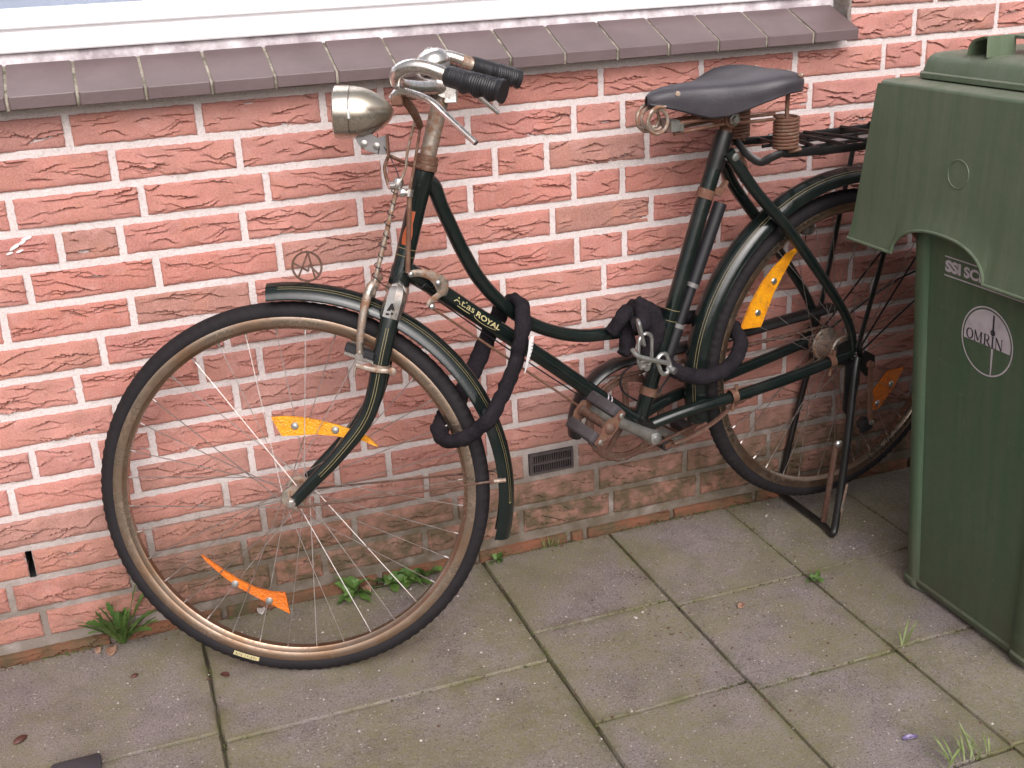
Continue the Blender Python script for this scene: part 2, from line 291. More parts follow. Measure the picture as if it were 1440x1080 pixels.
class MB:
    def __init__(s): s.v = []; s.f = []
    def add(s, v, f):
        k = len(s.v); s.v += [tuple(x) for x in v]; s.f += [tuple(i + k for i in q) for q in f]; return s
    def build(s, name, mat, parent=None, **k): return finish(name, s.v, s.f, mat, parent, **k)
    def tube(s, pts, r, n=10, sub=6, rb=None, closed=False, upv=None, capped=True, prof=None):
        """sweep along a smooth curve; r scalar / list; rb = second half-axis along upv; prof(i, a)->scale"""
        P, Rr, Rb = spline(pts, r, rb if rb is not None else r, sub, closed)
        m = len(P); V = []
        nrm = None
        for i in range(m):
            a = P[(i + 1) % m] if (closed or i < m - 1) else P[i]; b = P[i - 1] if (closed or i > 0) else P[i]
            t = (a - b).normalized()
            if upv is not None: n1 = (Vector(upv) - t * t.dot(Vector(upv))).normalized()
            else:
                if nrm is None: nrm = t.orthogonal().normalized()
                n1 = (nrm - t * t.dot(nrm)).normalized(); nrm = n1
            n2 = t.cross(n1)
            for j in range(n):
                an = 2 * math.pi * j / n; q = prof(i / max(1, m - 1), an) if prof else 1.0
                V.append(P[i] + n1 * (Rb[i] * math.cos(an) * q) + n2 * (Rr[i] * math.sin(an) * q))
        F = []
        for i in range(m if closed else m - 1):
            for j in range(n):
                F.append((i * n + j, i * n + (j + 1) % n, ((i + 1) % m) * n + (j + 1) % n, ((i + 1) % m) * n + j))
        if capped and not closed: F.append(tuple(range(n))[::-1]); F.append(tuple(range((m - 1) * n, m * n)))
        return s.add(V, F)
    def cyl(s, a, b, r, n=12, r2=None):
        return s.tube([a, b], [r, r if r2 is None else r2], n, 1)
    def lathe(s, o, ax, prof, n=24, ang=(0, 2 * math.pi), e1=None, closed_prof=False):
        """prof: list of (along axis, radius)"""
        ax = Vector(ax).normalized(); e1 = (Vector(e1) if e1 is not None else ax.orthogonal()).normalized(); e2 = ax.cross(e1)
        full = abs(ang[1] - ang[0] - 2 * math.pi) < 1e-6; m = n if full else n + 1; V = []; k = len(prof)
        for i in range(m):
            a = ang[0] + (ang[1] - ang[0]) * i / n; d = e1 * math.cos(a) + e2 * math.sin(a)
            for (h, r) in prof: V.append(Vector(o) + ax * h + d * r)
        F = []
        for i in range(n):
            for j in range(k if closed_prof else k - 1):
                F.append((i * k + j, ((i + 1) % m) * k + j, ((i + 1) % m) * k + (j + 1) % k, i * k + (j + 1) % k))
        return s.add(V, F)
    def box(s, c, ex, ey, ez, bev=0.0):
        c, ex, ey, ez = Vector(c), Vector(ex), Vector(ey), Vector(ez)
        if bev <= 0:
            V = [c + ex * i + ey * j + ez * k for i in (-1, 1) for j in (-1, 1) for k in (-1, 1)]
            return s.add(V, [(0, 1, 3, 2), (4, 6, 7, 5), (0, 4, 5, 1), (2, 3, 7, 6), (0, 2, 6, 4), (1, 5, 7, 3)])
        bx, by, bz = (1 - bev / ex.length), (1 - bev / ey.length), (1 - bev / ez.length)
        V = []; F = []
        rings = [(bx, by, -1), (1, by, -bz), (1, by, bz), (bx, by, 1)]
        for (hx, hy_, hz) in ((bx, by, -1), (1, 1, -bz), (1, 1, bz), (bx, by, 1)):
            hy = hy_
            q = [(hx, hy * by), (hx * bx, hy), (-hx * bx, hy), (-hx, hy * by), (-hx, -hy * by), (-hx * bx, -hy), (hx * bx, -hy), (hx, -hy * by)]
            V += [c + ex * a + ey * b + ez * hz for a, b in q]
        for i in range(3):
            for j in range(8): F.append((i * 8 + j, i * 8 + (j + 1) % 8, (i + 1) * 8 + (j + 1) % 8, (i + 1) * 8 + j))
        F.append(tuple(range(8))[::-1]); F.append(tuple(range(24, 32)))
        return s.add(V, F)
    def plate(s, pts, nrm):
        """flat polygon outline extruded along nrm (vector)"""
        n = len(pts); V = [Vector(p) - Vector(nrm) * 0.5 for p in pts] + [Vector(p) + Vector(nrm) * 0.5 for p in pts]
        F = [tuple(range(n))[::-1], tuple(range(n, 2 * n))] + [(i, (i + 1) % n, n + (i + 1) % n, n + i) for i in range(n)]
        return s.add(V, F)
def spline(pts, r, rb, sub, closed=False):
    P = [Vector(p) for p in pts]; n = len(P)
    lr = list(r) if isinstance(r, (list, tuple)) else [r] * n; lb = list(rb) if isinstance(rb, (list, tuple)) else [rb] * n
    if len(P) == 2 and not closed or sub == 1 and not closed: return P, lr, lb
    O, Or, Ob = [], [], []
    for i in range(n if closed else n - 1):
        g = lambda k: P[k % n] if closed else P[max(0, min(n - 1, k))]
        p0, p1, p2, p3 = g(i - 1), g(i), g(i + 1), g(i + 2)
        j = (i + 1) % n
        for k in range(sub):
            t = k / sub; t2, t3 = t * t, t * t * t
            O.append(0.5 * ((2 * p1) + (p2 - p0) * t + (2 * p0 - 5 * p1 + 4 * p2 - p3) * t2 + (3 * p1 - p0 - 3 * p2 + p3) * t3))
            Or.append(lr[i] + (lr[j] - lr[i]) * t); Ob.append(lb[i] + (lb[j] - lb[i]) * t)
    if not closed: O.append(P[-1]); Or.append(lr[-1]); Ob.append(lb[-1])
    return O, Or, Ob
def text_mesh(txt, size, bold=0.0, space=1.0):
    cu = bpy.data.curves.new('lettering', 'FONT'); cu.body = txt; cu.size = size; cu.offset = bold; cu.space_character = space; cu.resolution_u = 4
    ob = bpy.data.objects.new('lettering_tmp', cu); col.objects.link(ob)
    dg = bpy.context.evaluated_depsgraph_get(); me = bpy.data.meshes.new_from_object(ob.evaluated_get(dg))
    V = [v.co.copy() for v in me.vertices]; F = [tuple(p.vertices) for p in me.polygons]
    bpy.data.objects.remove(ob); bpy.data.curves.remove(cu); bpy.data.meshes.remove(me)
    return V, F

# ================================================================== GROUND AND PAVING
ground = finish('ground', [(-120, -240, -0.0175), (120, -240, -0.0175), (120, 120, -0.0175), (-120, 120, -0.0175)], [(0, 1, 2, 3)], 'soil')
tag(ground, 'dark soil and moss in the joints under the paving', 'ground', kind='structure')
paving = finish('pavement', [(-3, -6, -0.0135), (5, -6, -0.0135), (5, 0.003, -0.0135), (-3, 0.003, -0.0135)], [(0, 1, 2, 3)], 'soil')
tag(paving, 'mossy grey concrete slab paving along the wall', 'pavement', kind='structure')
V = []; Fc = []; gx_, gy_ = 230, 120
for j in range(gy_ + 1):
    for i in range(gx_ + 1):
        x, y = -.62 + 2.25 * i / gx_, .003 - 1.15 * j / gy_
        V.append((x, y, -.0080 + .0034 * noise.noise(Vector((x * 14, y * 14, 1))) + .0016 * noise.noise(Vector((x * 60, y * 60, 2)))))
for j in range(gy_):
    for i in range(gx_): Fc.append((j * (gx_ + 1) + i, (j + 1) * (gx_ + 1) + i, (j + 1) * (gx_ + 1) + i + 1, j * (gx_ + 1) + i + 1))
finish('joint_filling', V, Fc, 'soil', paving, sharp=80)
def slab(x0, x1, y0, y1, seed):
    g = random.Random(seed); gap = 0.0012
    x0 += gap + g.uniform(0, .0012); x1 -= gap + g.uniform(0, .0012); y0 += gap + g.uniform(0, .0012); y1 -= gap + g.uniform(0, .0012)
    nx, ny = max(8, int((x1 - x0) / 0.02)), max(8, int((y1 - y0) / 0.02)); V = []; F = []
    chip = [abs(g.gauss(0, .0045)) for _ in range(4)]; ta, tb, tz = g.uniform(-.005, .005), g.uniform(-.005, .005), g.uniform(-.0016, .0004)
    ring = []
    xs = [x0 + (x1 - x0) * u for u in [0, .006] + [k / nx for k in range(1, nx)] + [.994, 1]]
    ys = [y0 + (y1 - y0) * u for u in [0, .008] + [k / ny for k in range(1, ny)] + [.992, 1]]
    a, b = len(xs), len(ys)
    for j, y in enumerate(ys):
        for i, x in enumerate(xs):
            e = (i in (0, a - 1)) + (j in (0, b - 1))
            nz = noise.noise(Vector((x * 9, y * 9, seed))) * .0010
            wob = noise.noise(Vector((x * 45, y * 45, seed + 5))) * .0022 + noise.noise(Vector((x * 9, y * 9, seed + 5))) * .0022
            X, Y = x, y
            if i in (0, a - 1): X += wob
            if j in (0, b - 1): Y += wob
            z = tz + ta * (x - x0 - .15) + tb * (y - y0 - .15) + nz - (.0042 + .002 * abs(wob) / .002 if e else 0)
            cx_, cy_ = min(i, a - 1 - i), min(j, b - 1 - j)
            if cx_ + cy_ <= 1:
                kk = chip[(i > a / 2) * 2 + (j > b / 2)] * (1.0 if cx_ + cy_ == 0 else .35); X += kk * (1 if i < a / 2 else -1); Y += kk * (1 if j < b / 2 else -1); z -= kk * .25
            V.append((X, Y, z))
    for j in range(b - 1):
        for i in range(a - 1): F.append((j * a + i, j * a + i + 1, (j + 1) * a + i + 1, (j + 1) * a + i))
    rim = [i for i in range(a)] + [j * a + a - 1 for j in range(1, b)] + [(b - 1) * a + i for i in range(a - 2, -1, -1)] + [j * a for j in range(b - 2, 0, -1)]
    k = len(V); V += [(V[i][0], V[i][1], -.05) for i in rim]; m = len(rim)
    for i in range(m): F.append((rim[i], k + i, k + (i + 1) % m, rim[(i + 1) % m]))
    return finish('paving_slab', V, F, 'slab', paving, sharp=50)
sd = 0
cols = [(-1.80, -1.19, [-.40, -.80, -1.2, -1.6, -2.0, -2.4]), (-1.19, -0.58, [-.395, -.795, -1.2, -1.6, -2.0, -2.4]),
        (-0.58, 0.0285, [-.3825, -.787, -1.19, -1.60, -2.0, -2.4]), (0.0285, 0.640, [-.4136, -.818, -1.22, -1.62, -2.02, -2.42]),
        (0.640, 0.9447, [-.3176, -.6216, -.926, -1.23, -1.53, -1.84, -2.14, -2.44]), (0.9447, 1.2453, [-.344, -.647, -.951, -1.255, -1.56, -1.86, -2.16, -2.46]),
        (1.2453, 1.548, [-.340, -.640, -.945, -1.25, -1.55, -1.86, -2.16, -2.46]), (1.548, 1.852, [-.345, -.65, -.955, -1.26, -1.56, -1.87, -2.17, -2.47]),
        (1.852, 2.156, [-.33, -.64, -.945, -1.25, -1.55, -1.86, -2.16, -2.46]), (2.156, 2.46, [-.34, -.64, -.945, -1.25, -1.55, -1.86, -2.16, -2.46])]
for (xa, xb, ys) in cols:
    prev = -0.007
    for y in ys:
        slab(xa, xb, y, prev, sd); prev = y; sd += 1

# ================================================================== BRICK WALL
L, H = 0.222, 0.111
Z1, CH, BH, JT = 1.0040, 0.066765, 0.0528, 0.0130
rowp = {
 -6: [1.60, 1.82, 2.04], -5: [1.70, 1.92], -4: [1.64, 1.86], -3: [1.75, 1.97], -2: [1.60, 1.822], -1: [1.744],
 0: [1.693, 1.912],
 1: [-.052, .17, .393, .503, .728, .951, 1.175, 1.398, 1.619, 1.724],
 2: [.013, .231, .45, .669, .891, .998, 1.218, 1.438],
 3: [-.167, .052, .274, .497, .721, .83, 1.052, 1.274, 1.496],
 4: [-.099, .005, .223, .444, .666, .887, .996, 1.22, 1.445],
 5: [-.163, .058, .282, .505, .617, .838, 1.061, 1.287],
 6: [-.215, .003, .223, .446, .669, .89, .999, 1.222],
 7: [-.06, .163, .385, .496, .724, .95],
 8: [-.114, .108, .220, .443, .668, .902],
 9: [-.28, -.057, .166, .395, .505, .729, .954, 1.182, 1.409],
 10: [-.106, -.002, .222, .448, .671, .894, 1.12, 1.346],
 11: [-.266, -.044, .178, .405, .626, .737, .958, 1.18, 1.402],
 12: [-.325, -.103, .119, .343, .453, .675, .897, 1.119, 1.341],
 13: [-.259, -.038, .185, .297, .53, .7555, .8745, 1.10, 1.322],
 14: [-.306, -.083, .139, .368, .59, .701, .923, 1.145, 1.367],
 15: [-.257, -.035, .187, .298, .517, .739, .958, 1.18, 1.402],
 16: [-.36, -.14, .08, .19, .41, .63, .85, .89, 1.11, 1.33]}
XL, XR = -0.72, 2.36; XLL, XRR = -2.3, 3.6
WX0, WX1 = 1.527, 3.0       # brickwork right of the window opening
VENT = (.7625, .8675); WEEP = (-.2655, -.2535)
def rowz(r): return Z1 - (r - 1) * CH
# mortar bed, with real openings for window, vent and weep slot
ysurf = 0.0048
xb = sorted([XLL, WEEP[0], WEEP[1], VENT[0], VENT[1], 1.5275, XRR]); zb = sorted([-.04, rowz(13) - .0295, rowz(13) + .0275, 1.0455, 1.50, rowz(13) - .0235, rowz(13) + .0265])
wall_root = None
V, F = [], []
for i in range(len(xb) - 1):
    for j in range(len(zb) - 1):
        x, z = (xb[i] + xb[i + 1]) / 2, (zb[j] + zb[j + 1]) / 2
        if x < 1.5275 and z > 1.0455: continue
        if VENT[0] < x < VENT[1] and abs(z - rowz(13) - .0015) < .025: continue
        if WEEP[0] < x < WEEP[1] and abs(z - rowz(13)) < .0285: continue
        k = len(V); V += [(xb[i], ysurf, zb[j]), (xb[i + 1], ysurf, zb[j]), (xb[i + 1], ysurf, zb[j + 1]), (xb[i], ysurf, zb[j + 1])]; F.append((k, k + 1, k + 2, k + 3))
k = len(V)                                                # back and end faces: a wall with thickness
V += [(XLL, .30, -.04), (XRR, .30, -.04), (XRR, .30, 1.50), (1.5275, .30, 1.50), (1.5275, .30, 1.0455), (XLL, .30, 1.0455),
      (XLL, ysurf, -.04), (XRR, ysurf, -.04), (XRR, ysurf, 1.50), (1.5275, ysurf, 1.50), (1.5275, ysurf, 1.0455), (XLL, ysurf, 1.0455)]
F.append(tuple(k + i for i in range(6)))
for i in range(6): F.append((k + i, k + (i + 1) % 6, k + 6 + (i + 1) % 6, k + 6 + i))
wall_root = finish('brick_wall', V, F, 'mortar', None, origin=(0.8, 0.15, 0))
tag(wall_root, 'red wrinkled brick wall with pale mortar joints under the window', 'wall')

def fold_field(w, h, seed, nx, nz):
    g = np.random.RandomState(seed)
    x = np.linspace(0, w, nx)[None, :]; z = np.linspace(0, h, nz)[:, None]
    D = np.zeros((nz, nx))
    ncre = max(4, int(round(w / .0175 * g.uniform(.8, 1.25))))
    for _ in range(ncre):
        ln = g.uniform(.025, .105) * (1.0 if w > .15 else .7); xc = g.uniform(0, w); zc = g.uniform(.10, .95) * h
        u = (x - (xc - ln / 2)) / ln; env = np.where((u > 0) & (u < 1), np.sin(np.pi * np.clip(u, 0, 1)) ** .7, 0)
        ph, am = g.uniform(0, 6.28), g.uniform(.0012, .0042)
        line = zc + am * np.sin(x / g.uniform(.007, .020) + ph) + am * .30 * np.sin(x / .0062 + ph * 3) + g.uniform(-.22, .28) * (x - xc)
        v = z - line; A = g.uniform(.0014, .0042)
        D += env * A * np.where(v > 0, np.exp(-v / .0095), -1.10 * np.exp(v / .0048))
    for _ in range(4):
        D += g.uniform(.0003, .0009) * np.sin(x / g.uniform(.012, .04) + g.uniform(0, 6)) * np.sin(z / g.uniform(.006, .02) + g.uniform(0, 6))
    return D + g.normal(0, .00022, D.shape)
BRK = {}
def brick_mesh(key, w, h, seed, matname='brick', depth=.05):
    if key in BRK: return BRK[key]
    nx, nz = int(w / .0022) + 1, int(h / .0022) + 1
    D = fold_field(w, h, seed, nx, nz); V = []; F = []
    for j in range(nz):
        for i in range(nx):
            x, z = w * i / (nx - 1), h * j / (nz - 1)
            ex, ez = min(x, w - x), min(z, h - z); e = min(ex, ez)
            rd = .0030 * math.exp(-e / .0026)
            X, Z = x - w / 2, z - h / 2
            if i in (0, nx - 1): X += noise.noise(Vector((seed, z * 110, 3))) * .0016
            if j in (0, nz - 1): Z += noise.noise(Vector((x * 70, seed, 7))) * .0018
            V.append((X, -float(D[j, i]) + rd, Z))
    for j in range(nz - 1):
        for i in range(nx - 1): F.append((j * nx + i, j * nx + i + 1, (j + 1) * nx + i + 1, (j + 1) * nx + i))
    rim = list(range(nx)) + [j * nx + nx - 1 for j in range(1, nz)] + [(nz - 1) * nx + i for i in range(nx - 2, -1, -1)] + [j * nx for j in range(nz - 2, 0, -1)]
    k = len(V); m = len(rim); V += [(V[i][0], depth * .5, V[i][2]) for i in rim]
    for i in range(m): F.append((rim[i], k + i, k + (i + 1) % m, rim[(i + 1) % m]))
    me = bpy.data.meshes.new('brick'); me.from_pydata(V, [], F); me.materials.append(MAT[matname]); me.shade_smooth(); me.set_sharp_from_angle(angle=R_(55)); me.update()
    BRK[key] = me; return me
gb = random.Random(11)
NV = 34; LAST = []
def put_brick(x0, x1, r):
    w = x1 - x0 - JT; 
    if w < .02: return
    q = round(w / .003) * .003
    if r == 16: me = brick_mesh(('b', q, gb.randrange(3)), q, BH, 900 + gb.randrange(900), 'base_brick')
    else:
        var = gb.randrange(NV if w > .15 else 14) if abs(w - (L - JT)) < .016 or abs(w - (H - JT)) < .012 else 40
        if abs(w - (L - JT)) < .016: q = L - JT
        elif abs(w - (H - JT)) < .012: q = H - JT
        while (q, var) in LAST and var != 40: var = gb.randrange(NV if w > .15 else 14)
        LAST.append((q, var)); del LAST[:-24]
        me = brick_mesh((q, var), q, BH, hash((round(q, 4), var)) % 9000 + var * 13)
    ob = bpy.data.objects.new('brick', me); col.objects.link(ob); ob.parent = wall_root
    zc = rowz(r) - (.010 if r == 16 else 0); y = gb.uniform(-.0016, .0012) - (.006 if r == 16 else 0)
    ob.location = Vector(((x0 + x1) / 2, y, zc)) - worg(wall_root)
    sx = w / q; fl = gb.random()
    ob.scale = (sx if fl < .5 else -sx, 1, 1)
    ob.rotation_euler = (gb.uniform(-.006, .006), gb.uniform(-.004, .004), gb.uniform(-.004, .004))
for r, ps in rowp.items():
    lo, hi = (XL, XR) if r >= 1 else (1.5275 - .003, XR)
    ps = list(ps); g2 = random.Random(100 + r)
    while ps[0] > lo: ps.insert(0, ps[0] - (L if g2.random() < .8 else H))
    while ps[-1] < hi: ps.append(ps[-1] + (L if g2.random() < .8 else H))
    for a, b in zip(ps[:-1], ps[1:]):
        if r == 13 and abs((a + b) / 2 - .815) < .02: continue        # the vent sits here
        a2, b2 = max(a, lo - JT / 2), min(b, hi + JT / 2)
        if b2 - a2 > .035: put_brick(a2, b2, r)
# the wall goes on to both sides; far bricks are joined
fb = MB(); g3 = random.Random(3)
for r in rowp:
    for (lo, hi) in ((XLL + .01, XL - .012), (XR + .012, XRR - .01)):
        if r < 1 and hi < 1: continue
        x = lo + g3.uniform(-.2, 0)
        while x < hi:
            w = L if g3.random() < .8 else H; a2, b2 = max(lo, x + JT / 2), min(hi, x + w - JT / 2); x += w
            if b2 - a2 > .03: fb.box(((a2 + b2) / 2, .012, rowz(r)), ((b2 - a2) / 2, 0, 0), (0, .012, 0), (0, 0, BH / 2), .002)
fo = fb.build('far_brickwork', 'brick', wall_root, sharp=30); fo['kind'] = 'stuff'
# cavities behind vent and weep slot
def cavity(x0, x1, z0, z1):
    m = MB(); d = .09
    m.add([(x0, ysurf, z0), (x1, ysurf, z0), (x1, ysurf, z1), (x0, ysurf, z1), (x0, d, z0), (x1, d, z0), (x1, d, z1), (x0, d, z1)],
          [(0, 1, 5, 4), (1, 2, 6, 5), (2, 3, 7, 6), (3, 0, 4, 7), (4, 5, 6, 7)])
    return m
zr = rowz(13)
cavity(WEEP[0] + .0005, WEEP[1] - .0005, zr - .0282, zr + .0262).build('weep_hole', 'void', wall_root)['label'] = 'narrow dark open head joint left in the mortar'
vent = MB(); vx0, vx1, vz0, vz1 = VENT[0] + .001, VENT[1] - .001, zr - .0232, zr + .0262
for (a, b, c_, d_) in ((vx0, vx1, vz0, vz0 + .0055), (vx0, vx1, vz1 - .0055, vz1), (vx0, vx0 + .006, vz0 + .0055, vz1 - .0055), (vx1 - .006, vx1, vz0 + .0055, vz1 - .0055), (vx0 + .006, vx1 - .006, (vz0 + vz1) / 2 - .0025, (vz0 + vz1) / 2 + .0025)):
    vent.box(((a + b) / 2, .003, (c_ + d_) / 2), ((b - a) / 2, 0, 0), (0, .005, 0), (0, 0, (d_ - c_) / 2))
vn = vent.build('vent_grille', 'vent', wall_root); vn['label'] = 'small black slotted vent grille set between the bricks'
for k in range(17):
    x = vx0 + .006 + (vx1 - vx0 - .012) * (k + .5) / 17
    MB().box((x, .0045, (vz0 + vz1) / 2), (.00125, 0, 0), (0, .0035, 0), (0, 0, (vz1 - vz0) / 2 - .006)).build('slat', 'vent', vn)
cavity(VENT[0] + .0004, VENT[1] - .0004, zr - .0234, zr + .0264).build('vent_cavity', 'void', wall_root)

V = []; Fc = []
for (x, z, a_, b_, rt) in ((-.172, .816, .010, .0030, .5), (-.158, .823, .007, .0028, .4), (-.150, .829, .009, .0026, .2), (-.165, .808, .006, .002, .3), (-.182, .806, .006, .002, .3)):
    q = len(V); n = 12
    for t in range(n):
        an = 2 * math.pi * t / n; k = 1 + .3 * noise.noise(Vector((x * 900, math.cos(an) * 2, math.sin(an) * 2))); u, v = a_ * k * math.cos(an), b_ * k * math.sin(an)
        V.append((x + u * math.cos(rt) - v * math.sin(rt), -.0042, z + u * math.sin(rt) + v * math.cos(rt)))
    V.append((x, -.0052, z)); Fc += [(q + t, q + (t + 1) % n, q + n) for t in range(n)]
finish('paint_splash', V, Fc, 'whitep', wall_root)['kind'] = 'stuff'

# ================================================================== WINDOW AND SILL
sill = empty('window_sill', (0.6, 0, 1.05))
tag(sill, 'row of dark purple-brown glazed tiles forming the sloping window sill', 'sill')
bed = MB(); bed.box((-.375, .026, 1.0475), (1.903, 0, 0), (0, .0215, 0), (0, 0, .0025))
bed.build('sill_bed', 'joint', sill)
PIT = .10991
tile_me = None
def tile_geo(w):
    # profile in (y,z): nose, sloping top
    pr = [(-.0512, 1.0510), (-.0520, 1.0520), (-.0528, 1.0708), (-.0522, 1.0724), (-.0508, 1.0732), (.052, 1.1165), (.052, 1.0925), (-.047, 1.0505)]
    V = []; F = []; n = len(pr); xs = [-w / 2, -w / 2 + .0022, w / 2 - .0022, w / 2]
    cy, cz = 0.0, 1.083
    for x in xs:
        sc = .965 if abs(x) == w / 2 else 1.0
        V += [(x, cy + (y - cy) * sc, cz + (z - cz) * sc) for y, z in pr]
    for i in range(3):
        for j in range(n): F.append((i * n + j, i * n + (j + 1) % n, (i + 1) * n + (j + 1) % n, (i + 1) * n + j))
    F.append(tuple(range(n))); F.append(tuple(range(3 * n, 4 * n))[::-1])
    return V, F
k0 = -19
Vt, Ft = tile_geo(PIT - .0050)
for k in range(k0, 15):
    x = -.135 + PIT * (k + .5)
    dy, dz = rnd.uniform(-.0015, .0012), rnd.uniform(-.001, .001)
    if tile_me is None:
        o = finish('sill_tile', [(v[0] + x, v[1], v[2]) for v in Vt], Ft, 'tile', sill, origin=(x, 0, 1.08), sharp=15); tile_me = o.data
    else:
        o = bpy.data.objects.new('sill_tile', tile_me); col.objects.link(o); o.parent = sill
        o.location = Vector((x, dy, 1.08 + dz)) - worg(sill)
    o.rotation_euler = (rnd.uniform(-.006, .006), 0, rnd.uniform(-.008, .008))
Vj, Fj = tile_geo(.0056); jm = None
for k in range(k0, 15):
    x = -.135 + PIT * k
    V = [(v[0] + x, v[1] * .985 + .001, v[2] - .0018) for v in Vj]
    finish('sill_joint', V, Fj, 'joint', sill)
win = empty('window', (0.4, .06, 1.13))
tag(win, 'white window frame with grey glass above the sloping sill', 'window')
X0, X1 = -2.25, 1.5265
def prof_bar(name, pr, mat, x0=X0, x1=X1):
    V = [(x0, y, z) for y, z in pr] + [(x1, y, z) for y, z in pr]; n = len(pr)
    F = [(i, (i + 1) % n, n + (i + 1) % n, n + i) for i in range(n)] + [tuple(range(n))[::-1], tuple(range(n, 2 * n))]
    return finish(name, V, F, mat, win, sharp=30)
prof_bar('sill_seal', [(.0535, 1.111), (.0535, 1.1175), (.0560, 1.123), (.060, 1.1345), (.085, 1.1345), (.085, 1.111)], 'lead')
prof_bar('frame', [(.0500, 1.1345), (.0485, 1.137), (.0490, 1.158), (.0510, 1.162), (.0640, 1.1685), (.0640, 1.1725), (.13, 1.1725), (.13, 1.1345)], 'white')
prof_bar('sash', [(.0560, 1.1730), (.0540, 1.1750), (.0540, 1.198), (.0570, 1.2015), (.0680, 1.2055), (.115, 1.2055), (.115, 1.1730)], 'white')
finish('pane', [(X0, .075, 1.2056), (X1 - .06, .075, 1.2056), (X1 - .06, .075, 1.75), (X0, .075, 1.75), (X0, .081, 1.2056), (X1 - .06, .081, 1.2056), (X1 - .06, .081, 1.75), (X0, .081, 1.75)],
       [(0, 1, 2, 3), (7, 6, 5, 4), (0, 4, 5, 1), (1, 5, 6, 2), (2, 6, 7, 3), (3, 7, 4, 0)], 'glass', win)
finish('frame_post', [(X1 - .06, .056, 1.2060), (X1, .056, 1.2060), (X1, .056, 1.75), (X1 - .06, .056, 1.75), (X1 - .06, .115, 1.2060), (X1, .115, 1.2060), (X1, .115, 1.75), (X1 - .06, .115, 1.75)],
       [(0, 1, 2, 3), (7, 6, 5, 4), (0, 4, 5, 1), (1, 5, 6, 2), (2, 6, 7, 3), (3, 7, 4, 0)], 'white', win)
cur = MB(); nv = 240  # added folded sheet behind the glass; its colour imitates the pane's reflection
cv = []; 
for i in range(nv + 1):
    x = X0 + (X1 - X0) * i / nv; y = .105 + .008 * math.sin(i * 1.1) + .004 * math.sin(i * .37)
    cv += [(x, y, 1.15), (x, y, 1.75)]
cur.add(cv, [(2 * i, 2 * i + 2, 2 * i + 3, 2 * i + 1) for i in range(nv)]); cur.build('reflect_backing', 'reflect_backing', win, sharp=80)
# grimy mortar filling the reveal beside the sill end
rv = MB(); nn = 14; V = []; F = []
for j in range(nn + 1):
    for i in range(7):
        y, z = -.002 + .07 * i / 6, 1.062 + .15 * j / nn
        V.append((1.5215 - .010 * abs(noise.noise(Vector((y * 60, z * 60, 2)))) , y, z))
for j in range(nn):
    for i in range(6): F.append((j * 7 + i, j * 7 + i + 1, (j + 1) * 7 + i + 1, (j + 1) * 7 + i))
k = len(V); V += [(1.5262, v[1], v[2]) for v in V[:k]]
for j in range(nn):
    for i in range(6): F.append((k + j * 7 + i, k + (j + 1) * 7 + i, k + (j + 1) * 7 + i + 1, k + j * 7 + i + 1))
rim = list(range(7)) + [j * 7 + 6 for j in range(1, nn + 1)] + [nn * 7 + i for i in range(5, -1, -1)] + [j * 7 for j in range(nn - 1, 0, -1)]
for i in range(len(rim)): F.append((rim[i], rim[(i + 1) % len(rim)], k + rim[(i + 1) % len(rim)], k + rim[i]))
finish('reveal_mortar', V, F, 'render', wall_root, sharp=70)

# ================================================================== BICYCLE
# two working planes: the frame (B) and the steered front assembly (F); (s, t, d) = along, up, sideways towards the wall
class Plane:
    def __init__(s, o, yaw, lean):
        s.o = Vector(o); s.ex = Vector((math.cos(yaw), math.sin(yaw), 0)); n = Vector((-math.sin(yaw), math.cos(yaw), 0))
        s.ez = Vector((0, 0, math.cos(lean))) + n * math.sin(lean); s.n = s.ez.cross(s.ex)
    def __call__(s, a, b, d=0.0): return s.o + s.ex * a + s.ez * b + s.n * d
B = Plane((1.4525, -.1145, .401), .12, -.015)
F = Plane((.231, -.217, .351), -.326, .128)
AXP, AXD = Vector((.41818, -.24265, .62798)), Vector((.31258, .02334, .94961)).normalized()   # steering axis
AX = lambda k: AXP + AXD * k
bike = empty('bicycle', (0.85, -.19, 0))
tag(bike, 'old dark green step-through bicycle with rusty chrome leaning stand in front of the wall', 'bicycle')
def part(mb, name, mat, parent=bike, **k): return mb.build(name, mat, parent, **k)

